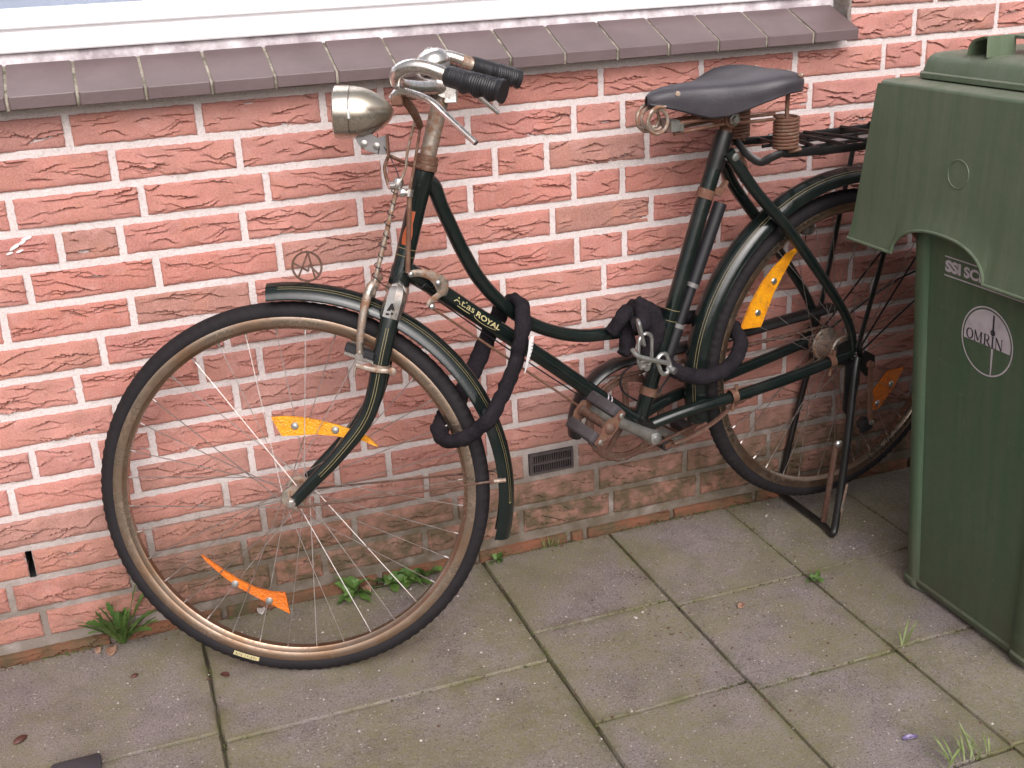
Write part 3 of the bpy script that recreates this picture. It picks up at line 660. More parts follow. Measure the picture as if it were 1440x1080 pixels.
# ---------------------------------------------------------------- wheels
def make_wheel(PL, name, reflectors, hubr, hubw, flr, cross, phase, lab):
    rm = MB(); rm.lathe(PL(0, 0), PL.n, [(-.0165, .3285), (-.0178, .3205), (-.0152, .3130), (-.0085, .3085), (-.0070, .3060), (.0070, .3060), (.0085, .3085), (.0152, .3130), (.0178, .3205), (.0165, .3285), (.0135, .3282), (.0105, .3200), (0, .3150), (-.0105, .3200), (-.0135, .3282)], 144, e1=PL.ex, closed_prof=True)
    wh = part(rm, name, 'rim', sharp=30); wh['label'] = lab
    V, Fc = [], []; NA, NM = 480, 18
    for i in range(NA):
        a = 2 * math.pi * i / NA; dr = PL.ex * math.cos(a) + PL.ez * math.sin(a)
        for j in range(NM):
            b = 2 * math.pi * j / NM; rr = .0168
            if abs(math.sin(b)) > .30 and math.cos(b) > .35: rr += .0006 * (1 if (i // 2) % 2 else -1)
            if math.cos(b) > .93: rr += .0004
            V.append(PL.o + dr * (.3366 + rr * math.cos(b)) + PL.n * (rr * 1.08 * math.sin(b)))
    for i in range(NA):
        for j in range(NM): Fc.append((i * NM + j, ((i + 1) % NA) * NM + j, ((i + 1) % NA) * NM + (j + 1) % NM, i * NM + (j + 1) % NM))
    finish('tyre', V, Fc, 'tyre', wh, sharp=60)
    hb = MB(); hb.lathe(PL(0, 0), PL.n, [(-hubw - .004, .006), (-hubw - .004, flr), (-hubw, flr + .002), (-hubw + .003, flr), (-hubw + .004, hubr + .003), (-hubw * .5, hubr), (hubw * .5, hubr), (hubw - .004, hubr + .003), (hubw - .003, flr), (hubw, flr + .002), (hubw + .004, flr), (hubw + .004, .006)], 28)
    hb.cyl(PL(0, 0, -.064), PL(0, 0, .064), .0048, 10)
    part(hb, 'hub', 'rustc', wh)
    for sd_ in (-1, 1):
        nt_ = MB(); nt_.lathe(PL(0, 0, 0), PL.n * sd_, [(.0545, .0), (.0545, .0095), (.0625, .0095), (.0640, .0080), (.0640, .006), (.0690, .005), (.0695, 0)], 6)
        part(nt_, 'axle_nut', 'chrome', wh)
    for i in range(36):
        a = 2 * math.pi * i / 36 + phase; side = 1 if i % 2 else -1; dirn = 1 if (i // 2) % 2 else -1
        b = a + dirn * cross
        p1 = PL(flr * .93 * math.cos(b), flr * .93 * math.sin(b), side * hubw); p2 = PL(.3070 * math.cos(a), .3070 * math.sin(a), side * .0025)
        sp = MB(); sp.cyl(p1, p2, .00095, 4); u = (p1 - p2).normalized(); sp.cyl(p2 + u * .010, p2 - u * .002, .0018, 6)
        part(sp, 'spoke', 'spoke', wh)
    for (pts, rv, mt) in reflectors:
        m = MB(); m.plate([PL(a, b, -.006) for a, b in pts], PL.n * .0055); rf = part(m, 'reflector', mt, wh, sharp=25)
        for (a, b) in rv:
            q = MB(); q.lathe(PL(a, b, -.0085), -PL.n, [(0, .0072), (.0012, .0072), (.0030, .0055), (.0038, 0)], 14); part(q, 'rivet', 'steel', rf)
    return wh
def arc_band(c, r0, r1, a0, a1, n, taper=None):
    o = []; i_ = []
    for k in range(n + 1):
        a = R_(a0 + (a1 - a0) * k / n); w = taper(k / n) if taper else 1.0
        o.append((c[0] + r1 * math.cos(a), c[1] + r1 * math.sin(a))); i_.append((c[0] + (r1 - (r1 - r0) * w) * math.cos(a), c[1] + (r1 - (r1 - r0) * w) * math.sin(a)))
    return o + i_[::-1]
fw = make_wheel(F, 'front_wheel', [
    ([(-.031, .146), (-.005, .147), (.03, .142), (.056, .135), (.085, .126), (.109, .116), (.14, .100), (.156, .081), (.146, .085), (.129, .094), (.1, .101), (.077, .106), (.049, .110), (.017, .110), (-.015, .110)], [(.010, .128), (.082, .1165)], 'amber'),
    ([(-.185, -.109), (-.153, -.137), (-.125, -.160), (-.092, -.180), (-.062, -.190), (-.038, -.193), (-.033, -.235), (-.064, -.216), (-.093, -.198), (-.122, -.178), (-.15, -.153), (-.178, -.122)], [(-.129, -.170), (-.069, -.207)], 'amber2')],
    .0135, .030, .0215, 1.12, .03, 'front wheel with black tyre and brown-tarnished rim')
rw = make_wheel(B, 'rear_wheel', [
    ([(-.266, .096), (-.242, .148), (-.212, .191), (-.185, .217), (-.153, .241), (-.122, .250), (-.14, .230), (-.163, .196), (-.184, .162), (-.215, .092)], [(-.225, .125), (-.186, .187)], 'amber'),
    ([(.117, -.130), (.161, -.088), (.206, -.088), (.180, -.132), (.136, -.178), (.118, -.176)], [(.170, -.120), (.132, -.160)], 'amber2')],
    .0270, .029, .036, 0.95, .09, 'rear wheel with black tyre and rusty rim')
# small pale size label on the front tyre
V, Fc = [], []; n = 10
for k in range(n + 1):
    a = math.atan2(-.296, -.140) + (math.atan2(-.312, -.095) - math.atan2(-.296, -.140)) * k / n
    for rr in (.3305, .3385):
        V.append(F(rr * math.cos(a), rr * math.sin(a), -.0186 + (.0008 if rr < .335 else 0)))
for k in range(n): Fc.append((2 * k, 2 * k + 1, 2 * k + 3, 2 * k + 2))
lbl = finish('tyre_label', V, Fc, 'decal', fw)
a0, a1 = math.atan2(-.296, -.140), math.atan2(-.312, -.095); V = []; Fc = []
for (u, h0, h1, wv) in ((.10, .2, .9, .030), (.17, .5, .9, .03), (.24, .2, .6, .03), (.31, .3, .9, .03), (.45, .2, .9, .02), (.55, .2, .7, .03), (.62, .5, .9, .02), (.70, .2, .9, .03), (.80, .2, .8, .03), (.88, .4, .9, .02)):
    q = len(V)
    for (du, hh) in ((-wv / 2, h0), (wv / 2, h0), (wv / 2, h1), (-wv / 2, h1)):
        a = a0 + (a1 - a0) * (u + du); rr = .3310 + .0068 * hh; V.append(F(rr * math.cos(a), rr * math.sin(a), -.0190 + .0007 * (1 - hh)))
    Fc.append((q, q + 1, q + 2, q + 3))
finish('label_print', V, Fc, 'printd', fw)

# ---------------------------------------------------------------- mudguards
def mudguard(PL, name, a0, a1, R0, R1, hw, dep, lab, stripes):
    NS, NC = 72, 16; V = []; Fc = []
    def pnt(u, c, off=0.0):
        a = R_(a0 + (a1 - a0) * u); R = R0 + (R1 - R0) * u
        e = R_(c)
        r = R - dep * (1 - math.cos(e)) ** .9 + off * math.cos(e); w = (hw + off) * math.sin(e)
        rdg = .0016 * math.exp(-(c / 9.0) ** 2)
        return PL((r + rdg) * math.cos(a), (r + rdg) * math.sin(a), w)
    for off in (0.0, -.0014):
        for i in range(NS + 1):
            for j in range(NC + 1): V.append(pnt(i / NS, -88 + 176 * j / NC, off))
    S = (NS + 1) * (NC + 1); W = NC + 1
    for i in range(NS):
        for j in range(NC):
            Fc.append((i * W + j, i * W + j + 1, (i + 1) * W + j + 1, (i + 1) * W + j)); Fc.append((S + i * W + j, S + (i + 1) * W + j, S + (i + 1) * W + j + 1, S + i * W + j + 1))
    for i in range(NS):
        for j in (0, NC): Fc.append((i * W + j, (i + 1) * W + j, S + (i + 1) * W + j, S + i * W + j))
    for j in range(NC):
        for i in (0, NS): Fc.append((i * W + j, i * W + j + 1, S + i * W + j + 1, S + i * W + j))
    mg = finish(name, V, Fc, 'green', bike, sharp=60); mg['label'] = lab
    for (c, wd, u0, u1) in stripes:
        V = []; Fc = []; n = 60
        for i in range(n + 1):
            u = u0 + (u1 - u0) * i / n
            V += [pnt(u, c - wd, .0004), pnt(u, c + wd, .0004)]
        for i in range(n): Fc.append((2 * i, 2 * i + 1, 2 * i + 3, 2 * i + 2))
        finish('lining', V, Fc, 'gold', mg)
    bd = MB()
    for sgn in (-1, 1): bd.tube([pnt(i / 40, sgn * 88) for i in range(41)], .0017, 6, 1)
    bd.build('rolled_edge', 'green', mg)
    return mg
mf = mudguard(F, 'front_mudguard', 92.5, -15.8, .3855, .3985, .0275, .026, 'front mudguard in dark green enamel with gold lining', [(-33, .9, .03, .90), (-43, .9, .03, .90), (-38, 6, .90, .9035), (33, .9, .03, .9)])
mr = mudguard(B, 'rear_mudguard', 193, -38, .398, .405, .0295, .028, 'rear mudguard in dark green enamel with gold lining', [(-36, .9, .02, .97), (-46, .9, .02, .97), (36, .9, .02, .97)])
st = MB(); st.tube([F(.008, -.012, -.050), F(.20, .0, -.040), F(.366, .012, -.0300)], .0022, 6, 4); part(st, 'mudguard_stay', 'rustd', mf)
st = MB(); st.tube([F(.008, -.012, .050), F(.20, .0, .042), F(.366, .012, .0300)], .0022, 6, 4); part(st, 'mudguard_stay', 'rustd', mf)
for d in (-.0305, .0305):
    st = MB(); st.cyl(F(.362, .012, d), F(.384, .013, d), .0042, 8); part(st, 'stay_nut', 'rustc', mf)
    st = MB(); st.tube([B(.01, .012, d * 2.1), B(.18, .20, d * 1.5), B(.275, .275, d)], .0022, 6, 4); part(st, 'mudguard_stay', 'blackp', mr)
    st = MB(); st.tube([B(.012, .004, d * 2.1), B(.22, .11, d * 1.5), B(.365, .13, d)], .0022, 6, 4); part(st, 'mudguard_stay', 'blackp', mr)
# circled A with a lightning arrow, cut from sheet, on the front mudguard
oc = (.0565, .4125); om = MB(); V = []; Fc = []
n = 40
for k in range(n):
    a = 2 * math.pi * k / n
    for r in (.0272, .0236):
        for d in (-.0016, .0016): V.append(F(oc[0] + r * math.cos(a), oc[1] + r * math.sin(a), d))
for k in range(n):
    q, p_ = 4 * k, 4 * ((k + 1) % n)
    Fc += [(q, p_, p_ + 2, q + 2), (q + 1, q + 3, p_ + 3, p_ + 1), (q, q + 1, p_ + 1, p_), (q + 2, p_ + 2, p_ + 3, q + 3)]
om.add(V, Fc)
def stroke(m, P, a, b, w, d=0.0, th=.0018):
    a, b = Vector((a[0], a[1])), Vector((b[0], b[1])); t = (b - a).normalized(); nn = Vector((-t.y, t.x)) * w / 2
    m.plate([P(*(a + nn), d), P(*(b + nn), d), P(*(b - nn), d), P(*(a - nn), d)], P.n * th)
o_ = lambda x, y: (oc[0] + x, oc[1] + y)
stroke(om, F, o_(-.0165, -.0185), o_(.0035, .0242), .0031); stroke(om, F, o_(.0035, .0242), o_(.0125, -.0215), .0031, .0004)
stroke(om, F, o_(-.0235, .0070), o_(.0020, -.0085), .0035, .0008); stroke(om, F, o_(.0020, -.0085), o_(.0035, .0030), .0031, -.0006); stroke(om, F, o_(.0035, .0030), o_(.0195, -.0150), .0035, .0003)
om.cyl(F(oc[0] - .001, oc[1] - .0335, 0), F(oc[0] - .001, oc[1] - .0255, 0), .0030, 8)
ob = part(om, 'emblem', 'rustd', mf); ob['label'] = 'rusty circled A with a lightning arrow standing on the mudguard'

# ---------------------------------------------------------------- frame
fr = MB(); fr.lathe(AX(0), AXD, [(.098, .0172), (.099, .0190), (.125, .0190), (.135, .0170), (.262, .0170), (.272, .0192), (.300, .0192), (.301, .017)], 24)
frame = part(fr, 'frame', 'green'); frame['label'] = 'dark green step-through frame with curved top tube'
def ftube(name, pts, r, mat='green', n=14, sub=6, **k):
    m = MB(); m.tube([B(*p) for p in pts], r, n, sub, **k); return part(m, name, mat, frame)
tt = ftube('top_tube', [(-.950, .500), (-.933, .482), (-.922, .449), (-.906, .409), (-.884, .357), (-.857, .305), (-.823, .260), (-.786, .224), (-.744, .193), (-.690, .167), (-.638, .152), (-.584, .146), (-.537, .143), (-.445, .142)], [.0150, .0140] + [.0130] * 12)
dt = ftube('down_tube', [(-1.004, .350), (-.95, .307), (-.87, .2405), (-.742, .134), (-.64, .046), (-.515, -.062)], [.0175, .0160, .0155, .0155, .0155, .0160])
ftube('seat_tube', [(-.325, .486), (-.361, .385), (-.434, .168), (-.514, -.066)], .0160)
lug = MB(); lug.tube([B(-.3165, .510), B(-.326, .482), B(-.340, .440)], [.0178, .0185, .0175], 16, 2); part(lug, 'seat_lug', 'blackp', frame)
lb = MB(); lb.lathe(B(-.3225, .463, -.0185), -B.n, [(-.002, .0070), (.003, .0070), (.0045, .004), (.0047, 0)], 12); part(lb, 'lug_bolt', 'steel', frame)
for sd_ in (-1, 1):
    ftube('seat_stay', [(-.322, .474, sd_ * .018), (-.295, .435, sd_ * .026), (-.26, .386, sd_ * .036), (-.177, .292, sd_ * .050), (-.034, .105, sd_ * .058), (.0, .012, sd_ * .059)], [.0125, .0125, .0120, .0118, .0100, .0085])
    ftube('chain_stay', [(-.505, -.062, sd_ * .022), (-.417, -.043, sd_ * .036), (-.293, -.032, sd_ * .047), (-.156, -.016, sd_ * .055), (-.028, .002, sd_ * .058), (.0, .004, sd_ * .059)], [.0125, .0128, .0125, .0125, .0110, .0090])
    bl = MB(); bl.lathe(B(-.313, .464, sd_ * .0295), B.n * sd_, [(0, .0085), (.004, .0080), (.005, .0045), (.0052, 0)], 12); part(bl, 'stay_bolt', 'steel', frame)
    dp = MB(); dp.plate([B(-.045, .030, sd_ * .0575), B(-.02, .038, sd_ * .0575), (B(.022, .022, sd_ * .0575)), B(.028, -.012, sd_ * .0575), B(.006, -.024, sd_ * .0575), B(-.05, -.012, sd_ * .0575)], B.n * .005); part(dp, 'dropout', 'blackp', frame)
bb = MB(); bb.lathe(B(-.515, -.066), B.n, [(-.036, .0), (-.036, .0200), (-.030, .0215), (.030, .0215), (.036, .0200), (.036, 0)], 20); part(bb, 'bottom_bracket', 'blackp', frame)
for (p1, p2, r) in (((-.486, .012), (-.492, -.004), .0182), ((-.3555, .4015), (-.3625, .3845), .0180)):
    c_ = MB(); c_.cyl(B(*p1), B(*p2), r, 18); part(c_, 'clamp_band', 'rust', frame)
for (s_, t_, r_) in ((-.592, .003, .0166), (-.600, .010, .0166)):
    c_ = MB(); ax_ = (B(-.515, -.062) - B(-.64, .046)).normalized(); c_.lathe(B(s_, t_), ax_, [(0, r_ - .001), (0, r_), (.0035, r_), (.0035, r_ - .001)], 20); part(c_, 'lining_ring', 'printw', frame)
# gold transfer "Atlas ROYAL" on the down tube
P0, P1 = B(-.9135, .2765), B(-.818, .1972); tax = (P1 - P0).normalized(); upn = B.ez - tax * B.ez.dot(tax); upn.normalize(); sid = tax.cross(upn); sid = sid if sid.dot(B.n) < 0 else -sid
def on_tube(a, b, lift=.0004, r=.0156, base=R_(14)):
    an = base + b / r
    return P0 + tax * a + sid * (math.cos(an) * (r + lift)) + upn * (math.sin(an) * (r + lift))
def tube_text(txt, size, a0, w, b0, curve, name, bold=.0003, slant=0.0, ys=1.0):
    V_, F_ = text_mesh(txt, size, bold); wm = max(v.x for v in V_)
    finish(name, [on_tube(a0 + (v.x + slant * v.y) / wm * w, b0 + v.y * ys + curve * (2 * v.x / wm - 1) ** 2) for v in V_], F_, 'decal', frame)
tube_text('Atlas', .0165, -.002, .048, -.0045, 0, 'lettering', .0000, .0)
tube_text('ROYAL', .0130, .052, .060, -.0065, .0015, 'lettering', .0003)
def tube_line(pts, w):
    V = []; Fc = []
    for (a, b) in pts: V += [on_tube(a, b - w / 2), on_tube(a, b + w / 2)]
    for i in range(len(pts) - 1): Fc.append((2 * i, 2 * i + 1, 2 * i + 3, 2 * i + 2))
    finish('lettering_underline', V, Fc, 'decal', frame)
tube_line([(.010, -.0085), (.020, -.0088), (.030, -.0092), (.041, -.0088)], .0012)
tube_line([(.050, -.0060), (.054, -.0095), (.066, -.0115), (.080, -.0118), (.094, -.0105), (.106, -.0080)], .0010)
# lining rings on tubes
for (k0, k1) in ((.150, .1512), (.163, .1642)):
    m = MB(); m.lathe(AX(0), AXD, [(k0, .0168), (k0, .01735), (k1, .01735), (k1, .0168)], 24); part(m, 'lining_ring', 'gold', frame)
for (s_, t_) in ((-.434, .168), (-.4415, .147)):
    m = MB(); m.lathe(B(s_, t_), (B(-.361, .385) - B(-.434, .168)), [(0, .0155), (0, .0163), (.0012, .0163), (.0012, .0155)], 24); part(m, 'lining_ring', 'gold', frame)
# orange badge on the head tube
V = []; Fc = []; toB = -B.n; e2 = AXD.cross(toB)
for i in range(9):
    for j in range(7):
        a = R_(10 + 58 * j / 6) ; kk = .170 + .060 * i / 8; w = .55 + .45 * math.sin(math.pi * min(1, (i + 1) / 6))
        a = R_(38) + (a - R_(38)) * w
        d = toB * math.cos(a) - B.ex * math.sin(a); d = (d - AXD * d.dot(AXD)).normalized(); V.append(AX(kk) + d * .0176)
for i in range(8):
    for j in range(6): Fc.append((i * 7 + j, i * 7 + j + 1, (i + 1) * 7 + j + 1, (i + 1) * 7 + j))
finish('head_badge', V, Fc, 'orange', frame)
hs_ = MB(); hs_.lathe(AX(0), AXD, [(.080, .0150), (.081, .0200), (.086, .0215), (.092, .0205), (.097, .0180), (.0978, .016)], 24); part(hs_, 'headset_cup', 'rustc')
hs_ = MB(); hs_.lathe(AX(0), AXD, [(.3015, .017), (.302, .0200), (.307, .0210), (.312, .0195), (.313, .0205), (.318, .0205), (.319, .0185), (.327, .0180), (.328, .0145)], 24); part(hs_, 'headset_cup', 'rust')
pump = MB(); pump.tube([B(-.327, .372, -.006), B(-.391, .213, -.006)], .0135, 14, 1); pump.tube([B(-.391, .213, -.006), B(-.423, .134, -.006)], .0108, 14, 1); pump.tube([B(-.423, .134, -.006), B(-.460, .045, -.006)], .0132, 14, 1)
pm = part(pump, 'pump', 'rubber'); pm['label'] = 'black pump clamped behind the seat tube'
for (a, b, r) in (((-.4215, .138), (-.4250, .130), .0139), ((-.389, .218), (-.393, .210), .0141)):
    m = MB(); m.cyl(B(a[0], a[1], -.006), B(b[0], b[1], -.006), r, 16); part(m, 'pump_ring', 'dgrey', pm)
m = MB(); m.plate([B(-.349, .395, -.006), B(-.330, .384, -.006), B(-.312, .412, -.006), B(-.316, .416, -.006), B(-.328, .402, -.006), B(-.345, .405, -.006)], B.n * .012); part(m, 'pump_bracket', 'rust', pm)

# ---------------------------------------------------------------- fork, crown, stem, bars
for sd_ in (-1, 1):
    m = MB(); m.tube([F(.2065, .350, sd_ * .040), F(.1945, .307, sd_ * .046), F(.180, .256, sd_ * .050), F(.161, .185, sd_ * .052), F(.136, .135, sd_ * .052), (F(.086, .078, sd_ * .052)), F(.042, .036, sd_ * .051), F(.002, -.003, sd_ * .050)], [.0165, .0163, .0160, .0152, .0142, .0128, .0115, .0100], 14, 6, rb=[.0125, .0125, .0120, .0115, .0105, .0095, .0085, .0065], upv=F.n)
    fk = part(m, 'fork_blade', 'green')
    V = []; Fc = []
    ctr, ra, rb_ = spline([F(.1945, .307, sd_ * .046), F(.180, .256, sd_ * .050), F(.161, .185, sd_ * .052), F(.136, .135, sd_ * .052), F(.086, .078, sd_ * .052), F(.055, .048, sd_ * .0515)], [.0125, .0120, .0115, .0105, .0095, .0088], .01, 6)
    for off in (-.0022, .0022):
        V = []; Fc = []
        for i, p_ in enumerate(ctr):
            a = ctr[min(i + 1, len(ctr) - 1)]; b = ctr[max(0, i - 1)]; t = (a - b).normalized(); w = t.cross(F.n)
            V += [p_ + F.n * (sd_ * (ra[i] + .0003)) + w * (off - .0005), p_ + F.n * (sd_ * (ra[i] + .0003)) + w * (off + .0005)]
        for i in range(len(ctr) - 1): Fc.append((2 * i, 2 * i + 1, 2 * i + 3, 2 * i + 2))
        finish('lining', V, Fc, 'gold', fk)
    m = MB(); m.tube([F(.2150, .374, sd_ * .032), F(.2125, .366, sd_ * .037), F(.2085, .352, sd_ * .040), F(.1985, .322, sd_ * .0445)], [.012, .0168, .0182, .0180], 8, 3, rb=[.010, .0150, .0165, .0155], upv=F.n)
    cs = part(m, 'crown_socket', 'chrome', sharp=30); cs['label'] = 'chrome fork crown socket with a cut-out letter A'
    if sd_ < 0:
        m = MB(); q = lambda x, y: (.2035 + x + .3 * y, .3415 + y)
        stroke(m, F, q(-.0055, -.004), q(0, .008), .0028, -.0608); stroke(m, F, q(0, .008), q(.0055, -.004), .0028, -.0606); stroke(m, F, q(-.003, -.0005), q(.003, -.0005), .0022, -.0604)
        for x in (-.005, .004): m.lathe(F(q(x, -.0095)[0], q(x, -.0095)[1], -.0605), -F.n, [(0, .0021), (.0012, .0021), (.0012, 0)], 8)
        part(m, 'crown_mark', 'void', cs)
m = MB(); m.cyl(F(.2140, .366, -.036), F(.2140, .366, .036), .0150, 14); m.lathe(AX(0), AXD, [(.055, .0155), (.0795, .0165)], 20); part(m, 'fork_crown', 'chrome')
stem = MB(); stem.tube([AX(.326), AX(.43)], .0145, 20, 1); stem.lathe(AX(0), AXD, [(.425, .0146), (.432, .0165), (.456, .0165), (.459, .0140), (.460, 0)], 20)
stm = part(stem, 'stem', 'rustc')
cl = MB(); cb_ = F(.318, .7040, 0); cl.cyl(cb_ - F.n * .024, cb_ + F.n * .024, .0185, 18); cl.box(F(.325, .692, -.004), F.ex * .011, F.n * .017, F.ez * .016, .002); part(cl, 'bar_clamp', 'chrome', stm)
def bar(sgn, off):
    P = [(.316, .704, 0), (.300, .703, .035), (.268, .704, .078), (.2475, .710, .110), (.2480, .7255, .138), (.268, .7345, .152), (.296, .7310, .158), (.332, .7155, .163)]
    pts = []
    for i, (a, b, d) in enumerate(P):
        w = min(1, d / .15); pts.append(F(a + off[0] * w, b + off[1] * w, sgn * d))
    g0 = pts[-1]; g1 = F(.413 + off[0], .690 + off[1], sgn * .205)
    return pts, g0, g1
hb = MB()
(pn, gn0, gn1), (pf, gf0, gf1) = bar(-1, (0, 0)), bar(1, (.033, .026))
hb.tube(pn[::-1] + pf[1:], .0112, 14, 7); handlebar = part(hb, 'handlebar', 'chrome'); handlebar['label'] = 'swept-back handlebar in pitted chrome'
def grip(g0, g1):
    ax_ = (g1 - g0).normalized(); dn = (-F.ez - ax_ * (-F.ez).dot(ax_)).normalized(); sd2 = ax_.cross(dn); ln = (g1 - g0).length; g0 = g0 - ax_ * .006; ln += .006
    N, M = 90, 20; V = []; Fc = []
    for i in range(N + 1):
        u = i / N; r = .0162 + .0012 * (u > .93)
        if .45 < u < .90: r += .0007 * math.sin(u * ln / .0042 * 6.283)
        elif .08 < u < .45: r += .0003 * math.sin(u * ln / .0030 * 6.283)
        if u > .985: r *= .93
        if u < .015: r *= .93
        for j in range(M):
            a = 2 * math.pi * j / M; rr = r
            if math.cos(a) > 0: rr += .0048 * math.cos(a) ** 2 * (.5 - .5 * math.cos(6.283 * (u * 4.2 + .15))) * (u > .18)
            V.append(g0 + ax_ * (u * ln) + dn * (rr * math.cos(a)) + sd2 * (rr * math.sin(a)))
    for i in range(N):
        for j in range(M): Fc.append((i * M + j, (i + 1) * M + j, (i + 1) * M + (j + 1) % M, i * M + (j + 1) % M))
    Fc.append(tuple(range(M))[::-1]); Fc.append(tuple(range(N * M, N * M + M)))
    finish('grip', V, Fc, 'rubber', handlebar, sharp=45)
grip(gn0, gn1); grip(gf0, gf1)
fl = MB(); fl.cyl(pf[-2] * .6 + pf[-1] * .4, pf[-1] + (gf1 - gf0).normalized() * .001, .0122, 14); part(fl, 'bar_end_sleeve', 'rustc', handlebar)
# brake levers and rods
lv = MB(); lv.tube([F(.236, .687, -.115), F(.246, .697, -.118), F(.264, .695, -.125), F(.296, .6815, -.140), F(.323, .656, -.155), F(.366, .614, -.185)], [.0070, .0075, .0065, .0060, .0056, .0046], 10, 6, rb=[.008, .009, .0085, .008, .0070, .0055]); part(lv, 'brake_lever', 'chrome', handlebar)
lv = MB(); lv.tube([F(.325, .722, .140), F(.356, .698, .150), F(.405, .655, .172)], [.006, .0055, .0042], 10, 5); part(lv, 'brake_lever', 'chrome', handlebar)
lv = MB(); lv.tube([F(.243, .690, -.118), F(.262, .690, -.085), F(.285, .690, -.045), F(.292, .690, .045), F(.31, .705, .110), F(.325, .722, .140)], .0055, 10, 5); lv.tube([F(.252, .690, -.100), F(.266, .664, -.075), F(.273, .642, -.048)], [.0080, .0070, .0060], 8, 4); lv.box(F(.243, .686, -.115), F.ex * .009, F.n * .009, F.ez * .010, .002); part(lv, 'brake_linkage', 'rust', handlebar)
rods = MB(); rods.tube([F(.266, .652, -.060), F(.250, .605, -.052), F(.243, .572, -.047), F(.228, .546, -.045)], .0026, 8, 4); rods.cyl(F(.2285, .548, -.045), F(.1745, .376, -.050), .0042, 10); rods.tube([F(.1745, .376, -.050), F(.172, .366, -.050)], .0055, 8, 1)
rod1 = part(rods, 'front_brake_rod', 'rustc')
kn = MB(); kn.lathe(F(.2285, .5480, -.045), (F(.25, .605, -.052) - F(.228, .546, -.045)), [(-.006, .004), (-.005, .0085), (.005, .0092), (.011, .0068), (.012, 0)], 12); part(kn, 'adjuster_nut', 'chrome', rod1)
kn = MB(); kn.cyl(F(.2220, .5475, -.052), F(.2140, .5475, -.056), .0062, 10); part(kn, 'adjuster_screw', 'chrome', rod1)
rods = MB(); rods.tube([F(.274, .645, -.046), F(.262, .592, -.046), F(.248, .538, -.046)], .0026, 8, 4); rods.cyl(F(.248, .538, -.046), F(.2345, .398, -.040), .0044, 10)
rod2 = part(rods, 'rear_brake_rod', 'rust')
kn = MB(); kn.lathe(F(.2470, .533, -.046), (F(.262, .592, -.046) - F(.248, .538, -.046)), [(-.006, .005), (-.005, .0072), (.007, .0072), (.008, 0)], 10); kn.lathe(F(.236, .535, -.052), -F.ex * .4 - F.n, [(-.004, .004), (-.002, .0075), (.004, .0075), (.007, .004), (.008, 0)], 10); part(kn, 'adjuster_nut', 'chrome', rod2)
bc = MB(); bc.tube([B(-1.003, .346, -.036), B(-.985, .345, -.036), B(-.962, .336, -.036), (B(-.944, .316, -.034)), B(-.944, .296, -.032)], [.0062, .0065, .0085, .0135, .0085], 8, 5, rb=.003, upv=B.n)
bc.tube([B(-.946, .300, -.032), B(-.962, .290, -.030), B(-.968, .279, -.028)], [.006, .006, .007], 8, 4, rb=.003, upv=B.n); bcl = part(bc, 'bell_crank', 'rustc')
for (a, b) in ((-1.002, .346), (-.952, .322), (-.967, .281)):
    q = MB(); q.lathe(B(a, b, -.037), -B.n, [(0, .0055), (.0035, .0050), (.005, .003), (.0052, 0)], 10); part(q, 'pivot_screw', 'steel', bcl)
q = MB(); q.tube([B(-.967, .279, -.026), B(-.82, .152, -.026), B(-.663, .015, -.026)], .0024, 8, 2); part(q, 'lower_brake_rod', 'rust')
q = MB(); q.tube([B(-.955, .292, .010), B(-.82, .172, .006), B(-.66, .036, .0), B(-.56, -.045, 0)], .0016, 6, 2); part(q, 'lamp_wire', 'rubber')
# front stirrup brake
q = MB(); q.tube([F(.172, .372, -.040), F(.177, .3815, -.044), F(.170, .378, -.052), F(.158, .345, -.060), F(.148, .300, -.062), F(.144, .266, -.060)], [.0075, .0080, .0078, .0074, .0068, .0062], 12, 6); q.tube([F(.177, .380, -.042), F(.180, .386, .0), F(.177, .380, .042), F(.165, .37, .056), F(.150, .30, .062), F(.144, .266, .060)], .0062, 10, 5)
bs = part(q, 'brake_stirrup', 'rustc')
for sd_ in (-1, 1):
    q = MB(); q.box(F(.150, .2645, sd_ * .045), (F.ex * .925 - F.ez * .38) * .034, F.n * .010, (F.ex * .38 + F.ez * .925) * .0075, .002); part(q, 'brake_block', 'rubber', bs)
    q = MB(); q.box(F(.1475, .2545, sd_ * .052), (F.ex * .925 - F.ez * .38) * .034, F.n * .006, (F.ex * .38 + F.ez * .925) * .0032, .001); q.cyl(F(.144, .262, sd_ * .050), F(.143, .262, sd_ * .072), .0075, 10); part(q, 'block_holder', 'chrome', bs)
    q = MB(); q.tube([F(.137, .2465, sd_ * .067), F(.152, .2415, sd_ * .069), F(.176, .2350, sd_ * .068), F(.197, .2325, sd_ * .065)], .0045, 8, 4, rb=.0022, upv=F.n); q.lathe(F(.198, .2325, sd_ * .063), F.n * sd_, [(0, .0075), (.006, .0070), (.008, .004), (.0082, 0)], 10); q.tube([F(.137, .2465, sd_ * .067), F(.134, .238, sd_ * .067), F(.132, .226, sd_ * .067)], .0022, 6, 2)
    q.lathe(F(.176, .2385, sd_ * .0505), (F(.18, .256, 0) - F(.161, .185, 0)), [(-.006, .0155), (-.006, .0172), (.005, .0172), (.005, .0155)], 18); part(q, 'rod_guide', 'rustc', bs)
